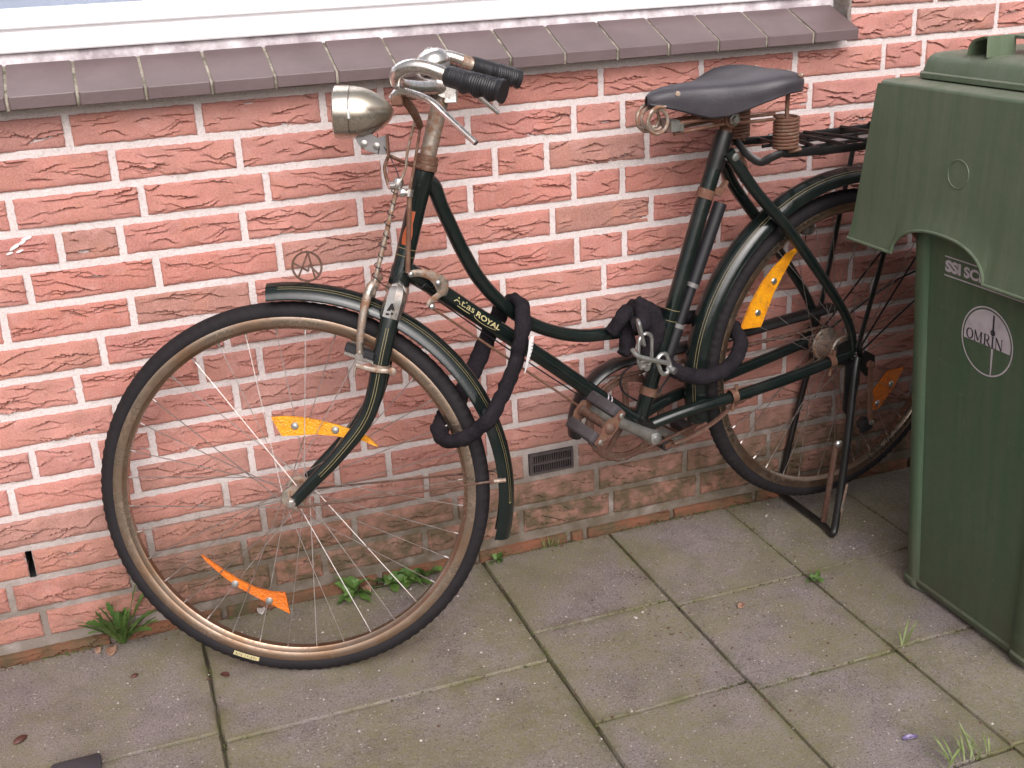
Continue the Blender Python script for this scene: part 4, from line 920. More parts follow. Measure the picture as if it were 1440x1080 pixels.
# lamp wire coiled round the front rod
pts = []
for i in range(70):
    u = i / 69; k_ = u * 9 * 2 * math.pi; c0 = F(.2285, .548, -.045).lerp(F(.1785, .390, -.050), u); r = .0062 + .0022 * math.sin(u * 23)
    pts.append(c0 + F.ex * (r * math.cos(k_)) + F.n * (r * math.sin(k_)))
q = MB(); q.tube(pts + [F(.20, .372, -.03), F(.215, .392, -.03), F(.232, .400, -.028)], .0009, 5, 2); part(q, 'lamp_wire', 'rubber')
q = MB(); q.tube([F(.204, .615, -.005), F(.215, .597, -.02), F(.226, .575, -.034), F(.232, .555, -.040)], .0010, 5, 4); q.tube([F(.196, .632, 0), F(.199, .611, -.012), F(.196, .60, -.01)], .0009, 5, 3); part(q, 'lamp_wire', 'rubber')
q = MB(); q.tube([B(-.985, .322, -.012), B(-.976, .312, -.016), B(-.968, .318, -.018), (B(-.958, .309, -.018)), B(-.945, .317, -.018)], .0010, 5, 5); part(q, 'lamp_wire', 'rubber')
# bell
bo = F(.293, .752, .075); bax = (F.ez * .95 - F.ex * .25 - F.n * .1).normalized()
q = MB(); q.lathe(bo, bax, [(-.010, .0285), (-.008, .0298), (-.004, .0300), (.004, .0285), (.011, .0240), (.016, .0165), (.0185, .0085), (.0195, .0070), (.0210, .0060), (.0215, 0)], 28); bell = part(q, 'bell', 'chrome')
q = MB(); q.lathe(bo, bax, [(-.022, .0100), (-.021, .0270), (-.012, .0288), (-.0105, .0285)], 24); q.cyl(bo - bax * .034, bo - bax * .020, .010, 12); part(q, 'bell_base', 'dgrey', bell)
q = MB(); q.cyl(bo - bax * .040 , bo - bax * .030, .016, 14); part(q, 'bell_clamp', 'chrome', bell)

# ---------------------------------------------------------------- head lamp
lo = F(.128, .6715, 0); lx = (F.ex - F.ez * .055).normalized()
q = MB(); q.lathe(lo, lx, [(.0275, .0436), (.036, .0432), (.048, .0412), (.060, .0372), (.072, .0312), (.082, .0245), (.090, .0175), (.0955, .0100), (.0985, .0040), (.099, 0)], 36); lamp = part(q, 'head_lamp', 'lampc'); lamp['label'] = 'bullet-shaped chrome head lamp'
q = MB(); q.lathe(lo, lx, [(.0002, .038), (-.0010, .0415), (.0010, .0440), (.006, .0444), (.0255, .0442), (.0272, .0428), (.0272, .040)], 36); part(q, 'lamp_rim', 'lampc', lamp)
q = MB(); q.lathe(lo, lx, [(-.0075, 0), (-.0065, .012), (-.004, .025), (-.0002, .0375)], 30); part(q, 'lamp_lens', 'glass', lamp)
q = MB(); q.lathe(lo, lx, [(.035, 0), (.028, .012), (.012, .030), (.003, .039)], 24); part(q, 'lamp_reflector', 'steel', lamp)
q = MB(); q.box(F(.1555, .6680, -.0437), lx * .0022, F.n * .0018, F.ez * .0085, .0005); part(q, 'lamp_clip', 'steel', lamp)
q = MB(); q.plate([F(.158, .632, -.005), F(.185, .634, -.005), F(.196, .626, -.005), F(.211, .629, -.005), F(.2135, .597, -.005), F(.196, .599, -.005), F(.178, .605, -.005), F(.164, .616, -.005)], F.n * .010)
brk = part(q, 'lamp_bracket', 'dgrey', lamp)
q = MB(); q.box(F(.2135, .612, -.009), F.ex * .0016, F.n * .013, F.ez * .019, .0004); q.tube([F(.214, .596, -.006), F(.206, .580, -.006), F(.2055, .565, -.006), F(.209, .546, -.006)], .0030, 6, 4); q.tube([F(.214, .595, -.004), F(.235, .585, -.008), F(.252, .578, -.018), F(.268, .572, -.020)], .0042, 8, 4, rb=.0026); part(q, 'lamp_strut', 'rust', lamp)
for (a, b) in ((.1735, .6175), (.1945, .6125)):
    w = MB(); w.lathe(F(a, b, -.010), -F.n, [(0, .0062), (.002, .0058), (.003, .003), (.0032, 0)], 12); part(w, 'bracket_rivet', 'alu', lamp)

# ---------------------------------------------------------------- saddle
sp_ = MB(); sp_.tube([B(-.3165, .508), B(-.3060, .545)], .0125, 16, 1); seatpost = part(sp_, 'seat_post', 'rust')
stn = [(-.499, .005, .594, .005), (-.491, .015, .5995, .013), (-.472, .0235, .6050, .022), (-.447, .0295, .6085, .032), (-.415, .0350, .6095, .043), (-.382, .0460, .6100, .053), (-.354, .0640, .6120, .052), (-.328, .0850, .6160, .045), (-.300, .1030, .6215, .038), (-.272, .1130, .6265, .034), (-.248, .1160, .6285, .031), (-.226, .1110, .6275, .030), (-.208, .0980, .6235, .028), (-.196, .0790, .6180, .023), (-.190, .0570, .6125, .015)]
V = []; Fc = []; NC = 24
def sad(i_, c, off=0.0):
    s, w, t, dr = stn[i_]; w += off; t += off
    # c in [-1,1] across; shoulder then skirt
    a = abs(c); sg = 1 if c >= 0 else -1
    if a < .55: x = w * .90 * (a / .55) ** 1.0; y = t - .0085 * (a / .55) ** 2.6 - .006 * (1 - min(1, a / .5)) * (i_ > 6)
    else:
        q = (a - .55) / .45; x = w * (.90 + .10 * math.sin(min(1, q * 2) * math.pi / 2) - .06 * max(0, q - .5)); y = t - .0085 - dr * q ** 1.15
    return B(s, y, sg * x)
for off in (0, -.0030):
    for i in range(len(stn)):
        for j in range(NC + 1): V.append(sad(i, -1 + 2 * j / NC, off))
W = NC + 1; S = len(stn) * W
for i in range(len(stn) - 1):
    for j in range(NC):
        Fc.append((i * W + j, (i + 1) * W + j, (i + 1) * W + j + 1, i * W + j + 1)); Fc.append((S + i * W + j, S + i * W + j + 1, S + (i + 1) * W + j + 1, S + (i + 1) * W + j))
    for j in (0, NC): Fc.append((i * W + j, (i + 1) * W + j, S + (i + 1) * W + j, S + i * W + j))
for i in (0, len(stn) - 1):
    for j in range(NC): Fc.append((i * W + j, i * W + j + 1, S + i * W + j + 1, S + i * W + j))
saddle = finish('saddle', V, Fc, 'leather', bike, sharp=70); saddle['label'] = 'black leather saddle with brown coil springs'
mod = saddle.modifiers.new('smooth', 'SUBSURF'); mod.levels = 1; mod.render_levels = 1
def srivet(i, c):
    p = sad(i, c); q = (sad(i, c + .03) - sad(i, c - .03)).cross(sad(min(i + 1, len(stn) - 1), c) - sad(i - 1, c)).normalized(); q = q if q.dot(B.ez) > 0 else -q
    m = MB(); m.lathe(p, q, [(-.001, .0052), (.0010, .0048), (.0018, .002), (.0019, 0)], 12); part(m, 'rivet', 'rustc', saddle)
for (i, c) in ((3, -.62), (3, .62), (12, -.55), (12, -.3), (12, 0), (12, .3), (12, .55), (11, -.6), (11, .6), (9, .60), (10, .62)): srivet(i, c)
def coil(o, ax, r, h, turns, wr, name, mat, e1=None):
    ax = Vector(ax).normalized(); e1 = ax.orthogonal().normalized() if e1 is None else Vector(e1); e2 = ax.cross(e1); pts = []
    n = int(turns * 18)
    for i in range(n + 1):
        a = 2 * math.pi * turns * i / n; pts.append(Vector(o) + ax * (h * i / n) + e1 * (r * math.cos(a)) + e2 * (r * math.sin(a)))
    m = MB(); m.tube(pts, wr, 8, 1); return part(m, name, mat, saddle)
for sd_ in (-1, 1):
    coil(B(-.229, .478, sd_ * .075), B.ez, .0225, .062, 9.5, .0031, 'spring', 'rust')
    m = MB(); m.tube([B(-.229, .520, sd_ * .075), B(-.229, .560, sd_ * .075), B(-.228, .602, sd_ * .075)], .0042, 8, 3); part(m, 'spring_rod', 'rust', saddle); m = MB(); m.tube([B(-.229, .478, sd_ * .0525), B(-.229, .474, sd_ * .070), (B(-.222, .473, sd_ * .085)), B(-.205, .476, sd_ * .092)], .0040, 8, 4); part(m, 'spring_foot', 'rust', saddle)
    for dz in (0, .010):
        m = MB(); m.tube([B(-.252, .545 - dz, sd_ * .070), B(-.29, .541 - dz, sd_ * .045), B(-.33, .539 - dz, sd_ * .024), B(-.40, .541 - dz * 1.6, sd_ * .020), B(-.447, .539 - dz * 1.8, sd_ * .017)], .0033, 8, 4); part(m, 'saddle_rail', 'rust', saddle)
    pts = []
    for i in range(40):
        a = math.pi * .40 + 2 * math.pi * 1.65 * i / 39; r = .0265 - .0100 * i / 39
        pts.append(B(-.482 + r * math.cos(a), .549 + r * math.sin(a), sd_ * (.020 - .010 * i / 39)))
    m = MB(); m.tube([B(-.43, .580, sd_ * .022)] + pts, .0034, 8, 2); part(m, 'nose_spring', 'rustc', saddle)
m = MB(); m.box(B(-.448, .536, 0), B.ex * .010, B.n * .026, B.ez * .011, .002); m.box(B(-.436, .533, 0), B.ex * .004, B.n * .029, B.ez * .007, .001); part(m, 'rail_clip', 'alu', saddle)
m = MB(); m.lathe(B(-.322, .538, 0), B.n, [(-.036, 0), (-.036, .008), (-.030, .009), (-.030, .0165), (.030, .0165), (.030, .009), (.036, .008), (.036, 0)], 18); m.box(B(-.350, .548, 0), B.ex * .035, B.n * .02, B.ez * .012, .003); cpm = part(m, 'saddle_clamp', 'rust', saddle)
m = MB(); m.lathe(B(-.322, .538, -.032), -B.n, [(0, .0125), (.006, .0120), (.0065, .008), (.012, .0075), (.0125, 0)], 6); part(m, 'clamp_nut', 'alu', saddle)

# ---------------------------------------------------------------- luggage carrier
rails = MB()
carrier = None
for sd_ in (-1, 1):
    dd = sd_ * .082
    m = MB(); m.tube([B(-.300, .492, sd_ * .016), B(-.292, .470, sd_ * .036), B(-.272, .453, sd_ * .054), B(-.256, .462, sd_ * .068), B(-.238, .4700, sd_ * .078), B(-.222, .468, dd), B(-.10, .4620, dd), B(.05, .4600, dd), B(.28, .4575, dd), B(.32, .457, sd_ * .06), B(.33, .457, 0)], .0020, 8, 5, rb=.0080, upv=B.ez)
    if carrier is None:
        carrier = part(m, 'luggage_carrier', 'blackp'); carrier['label'] = 'black steel luggage carrier over the rear wheel'
    else: part(m, 'side_rail', 'blackp', carrier)
    m = MB(); m.tube([B(.095, .458, sd_ * .080), B(.052, .240, sd_ * .076), B(.003, .020, sd_ * .068)], .0075, 8, 3, rb=.003, upv=B.n); part(m, 'strut', 'blackp', carrier)
for (s0, s1, wd) in ((-.200, -.170, .0035), (-.150, -.118, .0040), (-.085, -.085, .0045), (-.020, -.050, .0040), (.05, .05, .004), (.13, .13, .004), (.21, .21, .004)):
    m = MB(); m.tube([B(s0, .4685, -.082), B((s0 + s1) / 2, .470, 0), B(s1, .4685, .082)], wd, 8, 2); part(m, 'cross_bar', 'blackp', carrier)
for dd in (-.030, .030):
    m = MB(); m.tube([B(-.20, .463, dd), B(.0, .461, dd), B(.28, .459, dd)], .0038, 8, 1); part(m, 'long_bar', 'blackp', carrier)
m = MB(); m.tube([B(-.215, .4680, -.060), B(-.165, .470, -.075), B(-.150, .4735, -.055), B(-.135, .4735, .055), B(-.150, .4735, .075)], .0032, 8, 4); part(m, 'spring_clip', 'blackp', carrier)
m = MB(); m.tube([B(-.302, .446, -.024), B(-.312, .462, -.018), B(-.318, .474, 0), B(-.312, .462, .018), B(-.302, .446, .024)], .004, 8, 3, rb=.011, upv=B.ez); m.tube([B(-.298, .470, -.020), B(-.286, .448, -.022), B(-.281, .425, -.024), B(-.292, .412, -.026)], .006, 8, 3, rb=.0035); part(m, 'carrier_clamp', 'rust', carrier)

# ---------------------------------------------------------------- drivetrain
m = MB(); r0 = .122; bbc = (-.515, -.066)
pts = [B(.030, .074, .052), B(-.10, .068, .052), B(-.266, .0605, .052), B(-.40, .058, .052), B(-.490, .0555, .052)]
for k in range(9):
    a = R_(88 + 100 * k / 8); pts.append(B(bbc[0] + r0 * math.cos(a), bbc[1] + r0 * math.sin(a), .052))
m.tube(pts[:4] + pts[5:], .0105, 10, 4, rb=.0205, upv=B.n); part(m, 'chain_guard', 'blackp')
V = []; Fc = []; NT_ = 46 * 4
for i in range(NT_):
    a = 2 * math.pi * i / NT_; ro = .0925 + (.0042 if i % 4 in (1, 2) else 0)
    for r in (.079, ro):
        for d in (.043, .0465): V.append(B(bbc[0] + r * math.cos(a), bbc[1] + r * math.sin(a), d))
for i in range(NT_):
    q, p_ = 4 * i, 4 * ((i + 1) % NT_); Fc += [(q, p_, p_ + 2, q + 2), (q + 1, q + 3, p_ + 3, p_ + 1), (q, q + 1, p_ + 1, p_), (q + 2, p_ + 2, p_ + 3, q + 3)]
m = MB(); m.add(V, Fc)
for k in range(5):
    a = R_(20 + 72 * k); m.box(B(bbc[0] + .046 * math.cos(a), bbc[1] + .046 * math.sin(a), .0448), (B.ex * math.cos(a) + B.ez * math.sin(a)) * .036, B.n * .0022, (B.ez * math.cos(a) - B.ex * math.sin(a)) * .0065)
m.lathe(B(bbc[0], bbc[1], 0), B.n, [(.038, 0), (.038, .024), (.049, .024), (.049, 0)], 18); ring = part(m, 'chainring', 'rustd')
# chain: lower and upper run plus wraps, links as alternating waists
pts = []
for k in range(14): a = R_(95 + 172 * k / 13); pts.append((bbc[0] + .0945 * math.cos(a), bbc[1] + .0945 * math.sin(a)))
lo_a = pts[-1]
for k in range(1, 24): u = k / 24; pts.append((lo_a[0] + (-.004 - lo_a[0]) * u, lo_a[1] + (-.034 - lo_a[1]) * u - .010 * math.sin(math.pi * u)))
for k in range(8): a = R_(-95 + 190 * k / 7); pts.append((.036 * math.cos(a), .036 * math.sin(a)))
hi_a = pts[-1]; s0 = pts[0]
for k in range(1, 24): u = k / 24; pts.append((hi_a[0] + (s0[0] - hi_a[0]) * u, hi_a[1] + (s0[1] - hi_a[1]) * u))
P_, _, _ = spline([B(a, b, .0448) for a, b in pts], .004, .004, 4, True)
m = MB(); m.tube(P_, .0042, 6, 1, rb=.0042, closed=True, upv=B.n, prof=lambda u, an: 1.0 + .28 * math.sin(u * len(P_) * 1.5708)); part(m, 'chain', 'rustd')
m = MB(); m.lathe(B(0, 0, 0), B.n, [(.042, .0), (.042, .035), (.047, .035), (.047, 0)], 20); part(m, 'sprocket', 'rustd', rw)
def crank(sgn, d0, e, mat):
    m = MB(); a, b = B(-.521 if sgn < 0 else -.512, -.066, d0), B(e[0], e[1], d0 + (-.006 if sgn < 0 else .006))
    m.tube([a, a.lerp(b, .15), a.lerp(b, .85), b], [.0165, .0120, .0090, .0125], 12, 3, rb=[.011, .0085, .0065, .0075], upv=B.n)
    c = part(m, 'crank', mat); q = MB(); q.lathe(a, B.n * sgn, [(.006, .014), (.0115, .0125), (.013, .008), (.013, .0065), (.0155, .006), (.016, 0)], 16); part(q, 'crank_bolt', 'steel', c)
    return c
crank(-1, -.066, (-.690, .042), 'alu'); crank(1, .066, (-.350, -.170), 'alu')
def pedal(ctr, d0, d1, ang, lab):
    u = Vector((math.cos(ang), math.sin(ang))); w = Vector((-u.y, u.x)); c = Vector(ctr); sg = 1 if d1 > d0 else -1
    m = MB(); m.lathe(B(c.x, c.y, d0), B.n * sg, [(0, .006), (.004, .0085), (.012, .0115), (.012, .0090), (abs(d1 - d0) - .012, .0082), (abs(d1 - d0) - .012, .0125), (abs(d1 - d0), .0115), (abs(d1 - d0) + .004, .006), (abs(d1 - d0) + .004, 0)], 16)
    pd = part(m, 'pedal', 'rustd'); pd['label'] = lab
    for s_ in (-1, 1):
        q = c + u * (.031 * s_); dm = (d0 + d1) / 2; hl = abs(d1 - d0) / 2 - .008
        mm = MB(); mm.box(B(q.x, q.y, dm), (B.ex * u.x + B.ez * u.y) * .0105, B.n * hl, (B.ex * w.x + B.ez * w.y) * .0145, .0025)
        for k in range(5):
            mm.box(B(q.x, q.y, dm) + (B.ex * w.x + B.ez * w.y) * (-.009 + .0045 * k) - (B.ex * u.x + B.ez * u.y) * (-.0105 * s_), (B.ex * u.x + B.ez * u.y) * .0009, B.n * (hl - .002), (B.ex * w.x + B.ez * w.y) * .0013)
        part(mm, 'pedal_rubber', 'pedal', pd)
    for dd in (d0 + sg * .006, d1 - sg * .002):
        mm = MB(); pl = []
        for (a_, b_) in ((-.040, -.006), (-.040, .006), (-.020, .008), (-.010, .014), (.010, .014), (.020, .008), (.040, .006), (.040, -.006), (.020, -.008), (.010, -.014), (-.010, -.014), (-.020, -.008)):
            q = c + u * a_ + w * b_; pl.append(B(q.x, q.y, dd))
        mm.plate(pl, B.n * .003); part(mm, 'pedal_plate', 'rust', pd)
    for s_ in (-1, 1):
        q = c + u * (.031 * s_); mm = MB(); mm.lathe(B(q.x, q.y, d1), B.n * sg, [(-.002, .0058), (.004, .0055), (.005, .003), (.0052, 0)], 8); part(mm, 'pedal_nut', 'chrome', pd)
pedal((-.6965, .0400), -.082, -.190, R_(43), 'near pedal with two worn grey rubber blocks')
pedal((-.350, -.170), .082, .175, R_(20), 'far pedal half hidden behind the chain')

# ---------------------------------------------------------------- rear stand, brake arm, dynamo
m = MB(); m.tube([B(.002, -.002, -.070), B(-.010, -.035, -.078), B(-.030, -.150, -.094), B(-.050, -.270, -.106), B(-.070, -.368, -.117), B(-.078, -.3880, -.119), B(-.076, -.3925, -.108), B(-.066, -.3915, -.075), (B(-.058, -.3920, .0)), B(-.048, -.3920, .085), B(-.044, -.3880, .108), B(-.038, -.360, .108), B(-.015, -.180, .092), B(.010, -.030, .078), B(.002, -.002, .070)], .0088, 10, 5, rb=.0072)
stand = part(m, 'kickstand', 'blackp'); stand['label'] = 'black U-shaped rear stand'
m = MB(); m.tube([B(-.068, -.176, -.099), B(-.070, -.28, -.090), B(-.064, -.384, -.072)], .0066, 8, 3); part(m, 'stand_brace', 'rustd', stand)
m = MB(); m.lathe(B(-.068, -.176, -.108), -B.n, [(-.006, .008), (0, .008), (.003, .005), (.0032, 0)], 10); part(m, 'brace_bolt', 'steel', stand)
m = MB(); m.box(B(-.0555, -.318, -.1205), B.ex * .0032, B.n * .0012, (B.ez + B.ex * .17) * .044, .0006); part(m, 'stand_slot', 'rustc', stand)
m = MB(); m.plate([B(.020, .012, -.073), B(.046, -.004, -.073), B(.050, -.030, -.073), B(.028, -.050, -.073), B(.006, -.030, -.073)], B.n * .006); m.plate([B(-.030, -.014, -.070), B(.010, -.010, -.070), B(.012, -.060, -.070), B(-.004, -.150, -.070), B(-.028, -.120, -.070)], B.n * .004); ba = part(m, 'brake_plate', 'blackp')
m = MB(); m.box(B(.040, -.092, -.078), B.ex * .0062, B.n * .0025, (B.ez - B.ex * .09) * .075, .001); m.lathe(B(.033, -.022, -.080), -B.n, [(-.004, .0095), (.004, .009), (.005, 0)], 12); part(m, 'brake_arm', 'rust', ba)
m = MB(); m.lathe(B(.040, -.168, -.070), -B.n, [(-.010, 0), (-.010, .016), (.008, .0165), (.010, .013), (.010, 0)], 14); m.plate([B(.028, -.150, -.072), B(.055, -.152, -.072), B(.058, -.180, -.072), B(.026, -.186, -.072)], B.n * .008); part(m, 'arm_anchor', 'rubber', ba)
m = MB(); m.lathe(B(.047, -.162, -.079), -B.n, [(0, .0062), (.004, .0060), (.006, .003), (.0062, 0)], 10); part(m, 'anchor_nut', 'steel', ba)
m = MB(); m.lathe(B(-.060, .262, .045), B.ez, [(-.004, 0), (-.004, .012), (.002, .0165), (.042, .0175), (.050, .0150), (.053, .008), (.066, .0078), (.067, 0)], 18); dy = part(m, 'dynamo', 'alu')
m = MB(); m.box(B(-.100, .270, .050), B.ex * .030, B.n * .010, B.ez * .008, .002); m.tube([B(-.062, .258, .045), B(-.075, .246, .03), B(-.09, .25, .02), B(-.10, .235, .02)], .0012, 6, 4); part(m, 'dynamo_bracket', 'blackp', dy)
for (s_, t_, d_) in ((-.310, -.030, -.047), (-.060, -.001, -.057)):
    m = MB(); ax_ = (B(-.156, -.016, -.055) - B(-.293, -.032, -.047)); m.lathe(B(s_, t_, d_), ax_, [(-.008, .0125), (-.008, .0150), (.006, .0150), (.006, .0125)], 16); m.cyl(B(s_ + .002, t_ + .012, d_ - .006), B(s_ + .002, t_ + .026, d_ - .006), .0042, 8); m.cyl(B(s_, t_ - .014, d_), B(s_ - .002, t_ - .034, d_), .0042, 8); part(m, 'stay_clip', 'rust')
m = MB(); m.tube([B(-.322, -.060, -.046), B(-.36, -.082, -.044), B(-.415, -.103, -.040), B(-.450, -.110, -.034)], .0026, 8, 4, rb=.0075, upv=B.n); part(m, 'lower_stay', 'rustd')
m = MB(); m.tube([B(-.478, .002, -.016), B(-.450, .040, -.022), B(-.438, .058, -.020)], .0022, 6, 3); m.tube([B(-.505, -.022, .020), B(-.535, .005, .030), B(-.535, .040, .028), (B(-.512, .060, .02))], .0022, 6, 4); part(m, 'brake_cable', 'rubber')

# ================================================================== CHAIN LOCKS
def sleeve(pts, r, rb, name, seed, closed=False, sub=8, upv=None):
    P, Rr, Rb = spline(pts, r, rb, sub, closed); m = MB()
    n0 = len(P); NSEG = 14; nrm = None; V = []; Fc = []
    for i in range(n0):
        a = P[(i + 1) % n0] if closed or i < n0 - 1 else P[i]; b = P[i - 1] if closed or i > 0 else P[i]; t = (a - b).normalized()
        if nrm is None: nrm = t.orthogonal().normalized()
        n1 = (nrm - t * t.dot(nrm)).normalized(); nrm = n1; n2 = t.cross(n1)
        for j in range(NSEG):
            an = 2 * math.pi * j / NSEG; d = n1 * (Rr[i] * math.cos(an)) + n2 * (Rb[i] * math.sin(an)); p = P[i] + d
            q = 1 + .22 * noise.noise(p * 50 + Vector((seed, 0, 0))) + .16 * noise.noise(p * 120) - .10 * abs(noise.noise(p * 75 + Vector((0, seed, 0))))
            V.append(P[i] + d * q)
    for i in range(n0 if closed else n0 - 1):
        for j in range(NSEG): Fc.append((i * NSEG + j, i * NSEG + (j + 1) % NSEG, ((i + 1) % n0) * NSEG + (j + 1) % NSEG, ((i + 1) % n0) * NSEG + j))
    if not closed: Fc.append(tuple(range(NSEG))[::-1]); Fc.append(tuple(range((n0 - 1) * NSEG, n0 * NSEG)))
    m.add(V, Fc); return m
lk = sleeve([B(-.778, .2465, -.004), B(-.787, .232, -.034), B(-.799, .190, -.046), B(-.816, .142, -.050), F(.372, .155, -.066), F(.340, .120, -.066), F(.308, .102, -.064), F(.282, .097, -.046), F(.270, .104, -.012), F(.276, .118, .030), B(-.900, .076, .018), B(-.862, .116, .036), B(-.826, .165, .046), B(-.804, .200, .046), B(-.790, .232, .034)], .0125, .0172, 'chain_lock', 3, True).build('chain_lock', 'cloth', None, sharp=80)
tag(lk, 'black fabric-covered chain lock tying the front wheel to the frame tubes', 'chain lock', 'chain locks on the bicycle')
# white print on the sleeve
def prt(seg, w, z0=.0):
    V = []; Fc = []
    for i, p_ in enumerate(seg):
        a = seg[min(i + 1, len(seg) - 1)]; b = seg[max(i - 1, 0)]; t = (a - b).normalized(); s_ = t.cross(B.n).normalized() * (w / 2); V += [p_ - s_, p_ + s_]
    for i in range(len(seg) - 1): Fc.append((2 * i, 2 * i + 1, 2 * i + 3, 2 * i + 2))
    return V, Fc
edge = [B(-.7795, .1975, -.0640), B(-.7835, .1990, -.0660), B(-.7870, .1950, -.0672), B(-.7885, .1850, -.0680), B(-.7915, .1720, -.0688), B(-.7965, .1580, -.0694), B(-.8010, .1440, -.0700), B(-.8050, .1310, -.0704)]
wid = [.004, .008, .0095, .0100, .0095, .0080, .0060, .0040]
V = []; Fc = []
for i, p_ in enumerate(edge):
    V += [p_ - B.ex * wid[i] * .6, p_ + B.ex * wid[i] * .6 + B.n * .004]
for i in range(len(edge) - 1): Fc.append((2 * i, 2 * i + 1, 2 * i + 3, 2 * i + 2))
pt_ = finish('sleeve_print', V, Fc, 'whitep', lk)
V = []; Fc = []
for k, (i, u, sz) in enumerate(((2, .8, .0030), (3, .3, .0034), (3, .8, .0034), (4, .3, .0030), (4, .8, .0026), (5, .3, .0024), (5, .8, .0022))):
    p_ = edge[i].lerp(edge[i + 1], u) + B.ex * .0018 - B.n * .0006; q = len(V)
    V += [p_ + B.ex * sz * .5 + B.ez * sz * .35, p_ - B.ex * sz * .5 + B.ez * sz * .1, p_ - B.ex * sz * .5 - B.ez * sz * .35, p_ + B.ex * sz * .5 - B.ez * sz * .1]; Fc.append((q, q + 1, q + 2, q + 3))
finish('sleeve_mark', V, Fc, 'printd', lk)

lk2 = sleeve([B(-.487, .092, -.056), B(-.470, .066, -.060), B(-.432, .046, -.062), B(-.389, .034, -.060), B(-.345, .036, -.056), B(-.305, .052, -.044), B(-.276, .078, -.018), B(-.272, .098, .018), B(-.31, .112, .052), B(-.40, .132, .058), B(-.475, .160, .042), B(-.515, .185, .008), B(-.520, .186, -.024), B(-.535, .172, -.046), B(-.556, .166, -.040)], [.0115, .0150, .0160, .0160, .0160, .0155, .0150, .0150, .0150, .0150, .016, .019, .020, .018, .014], .0150, 'chain_lock', 21).build('chain_lock', 'cloth', None, sharp=80)
tag(lk2, 'black fabric-covered chain lock wrapped round the seat tube and rear wheel, steel links showing', 'chain lock', 'chain locks on the bicycle')
wad = sleeve([B(-.590, .155, -.018), B(-.575, .180, -.030), B(-.560, .193, -.026), B(-.548, .165, -.012), B(-.552, .120, -.018), B(-.565, .105, -.022)], [.008, .013, .016, .018, .016, .008], .014, 'x', 5).build('sleeve_fold', 'cloth', lk2, sharp=80)
wad = sleeve([B(-.522, .206, -.006), B(-.508, .185, -.030), B(-.500, .150, -.036), B(-.505, .115, -.032), B(-.520, .095, -.024)], [.010, .019, .022, .019, .010], .015, 'x', 9).build('sleeve_fold', 'cloth', lk2, sharp=80)
def link(c, up_, side, L_, Wd, r, name, mat='steel', gap=False):
    pts = []; up_ = Vector(up_).normalized(); side = Vector(side).normalized()
    for k in range(9): a = math.pi * k / 8; pts.append(c + up_ * (L_ / 2 - Wd / 2 + Wd / 2 * math.sin(a)) + side * (Wd / 2 * math.cos(a)))
    for k in range(9): a = math.pi + math.pi * k / 8; pts.append(c + up_ * (-(L_ / 2 - Wd / 2) + Wd / 2 * math.sin(a)) + side * (Wd / 2 * math.cos(a)))
    m = MB(); m.tube(pts, r, 8, 1, closed=True); return m.build(name, mat, lk2)
link(B(-.549, .128, -.078), B.ez + B.ex * .02, B.ex, .068, .0300, .0038, 'shackle')
link(B(-.5565, .164, -.074), B.ez - B.ex * .25, B.n * .9 + B.ex * .3, .054, .018, .0036, 'steel_link')
m = MB(); m.tube([B(-.585, .140, -.086), B(-.572, .124, -.090), B(-.535, .108, -.091), B(-.503, .096, -.090)], [.0030, .0052, .0058, .0050], 8, 4, rb=.0045); m.build('lock_bar', 'steel', lk2)
link(B(-.508, .093, -.082), (B.ez - B.ex * .35), (B.ex + B.ez * .4), .044, .024, .0042, 'steel_link')
m = MB(); m.cyl(B(-.497, .082, -.080), B(-.491, .078, -.096), .0072, 14); m.build('lock_pin', 'steel', lk2)
m = MB(); m.cyl(B(-.549, .094, -.074), B(-.549, .093, -.086), .0062, 12); m.box(B(-.549, .098, -.075), B.ex * .013, B.n * .006, B.ez * .010, .003); m.build('lock_body', 'alu', lk2)

# ================================================================== WHEELED BIN
binr = empty('wheeled_bin', (1.68, -.62, 0))
tag(binr, 'dark green wheeled rubbish bin with apron and white round logo', 'bin')
def bin_outline(z, grow=0.0):
    k = z / .72; x0, x1 = 1.409 - .037 * k - grow, 1.95 + .05 * k + grow; ya, yb = -.447 + .012 * k + grow, -.815 - .045 * k - grow
    rc = .030; cw = .058; st_ = .008; o = []
    for a in range(0, 91, 15): o.append((x0 + rc - rc * math.cos(R_(a)), ya - rc + rc * math.sin(R_(a))))      # far corner, from the -x face round to the wall face
    for a in range(0, 91, 30): o.append((x1 - rc + rc * math.sin(R_(a)), ya - rc + rc * math.cos(R_(a))))
    for a in range(0, 91, 30): o.append((x1 - rc + rc * math.cos(R_(a)), yb + rc - rc * math.sin(R_(a))))
    for a in range(0, 91, 15): o.append((x0 + rc - rc * math.sin(R_(a)), yb + rc - rc * math.cos(R_(a))))
    o += [(x0, yb + cw), (x0 + .003, yb + cw + .004), (x0 + st_, yb + cw + .007)]
    o += [(x0 + st_, ya - cw + .010), (x0 + .003, ya - cw + .013), (x0, ya - cw + .016)]
    return o
V = []; Fc = []
zs = [.0, .004, .012, .022, .026, .20, .40, .60, .72, .98]; gr = [-.010, -.004, .004, .004, 0, 0, 0, 0, 0, -.01]
rings = [bin_outline(min(z, .98), g) for z, g in zip(zs, gr)]; n = len(rings[0])
for z, rg in zip(zs, rings): V += [(x, y, z) for x, y in rg]
for i in range(len(zs) - 1):
    for j in range(n): Fc.append((i * n + j, (i + 1) * n + j, (i + 1) * n + (j + 1) % n, i * n + (j + 1) % n))
Fc.append(tuple(range(n)))
finish('body', V, Fc, 'bin', binr, sharp=45)
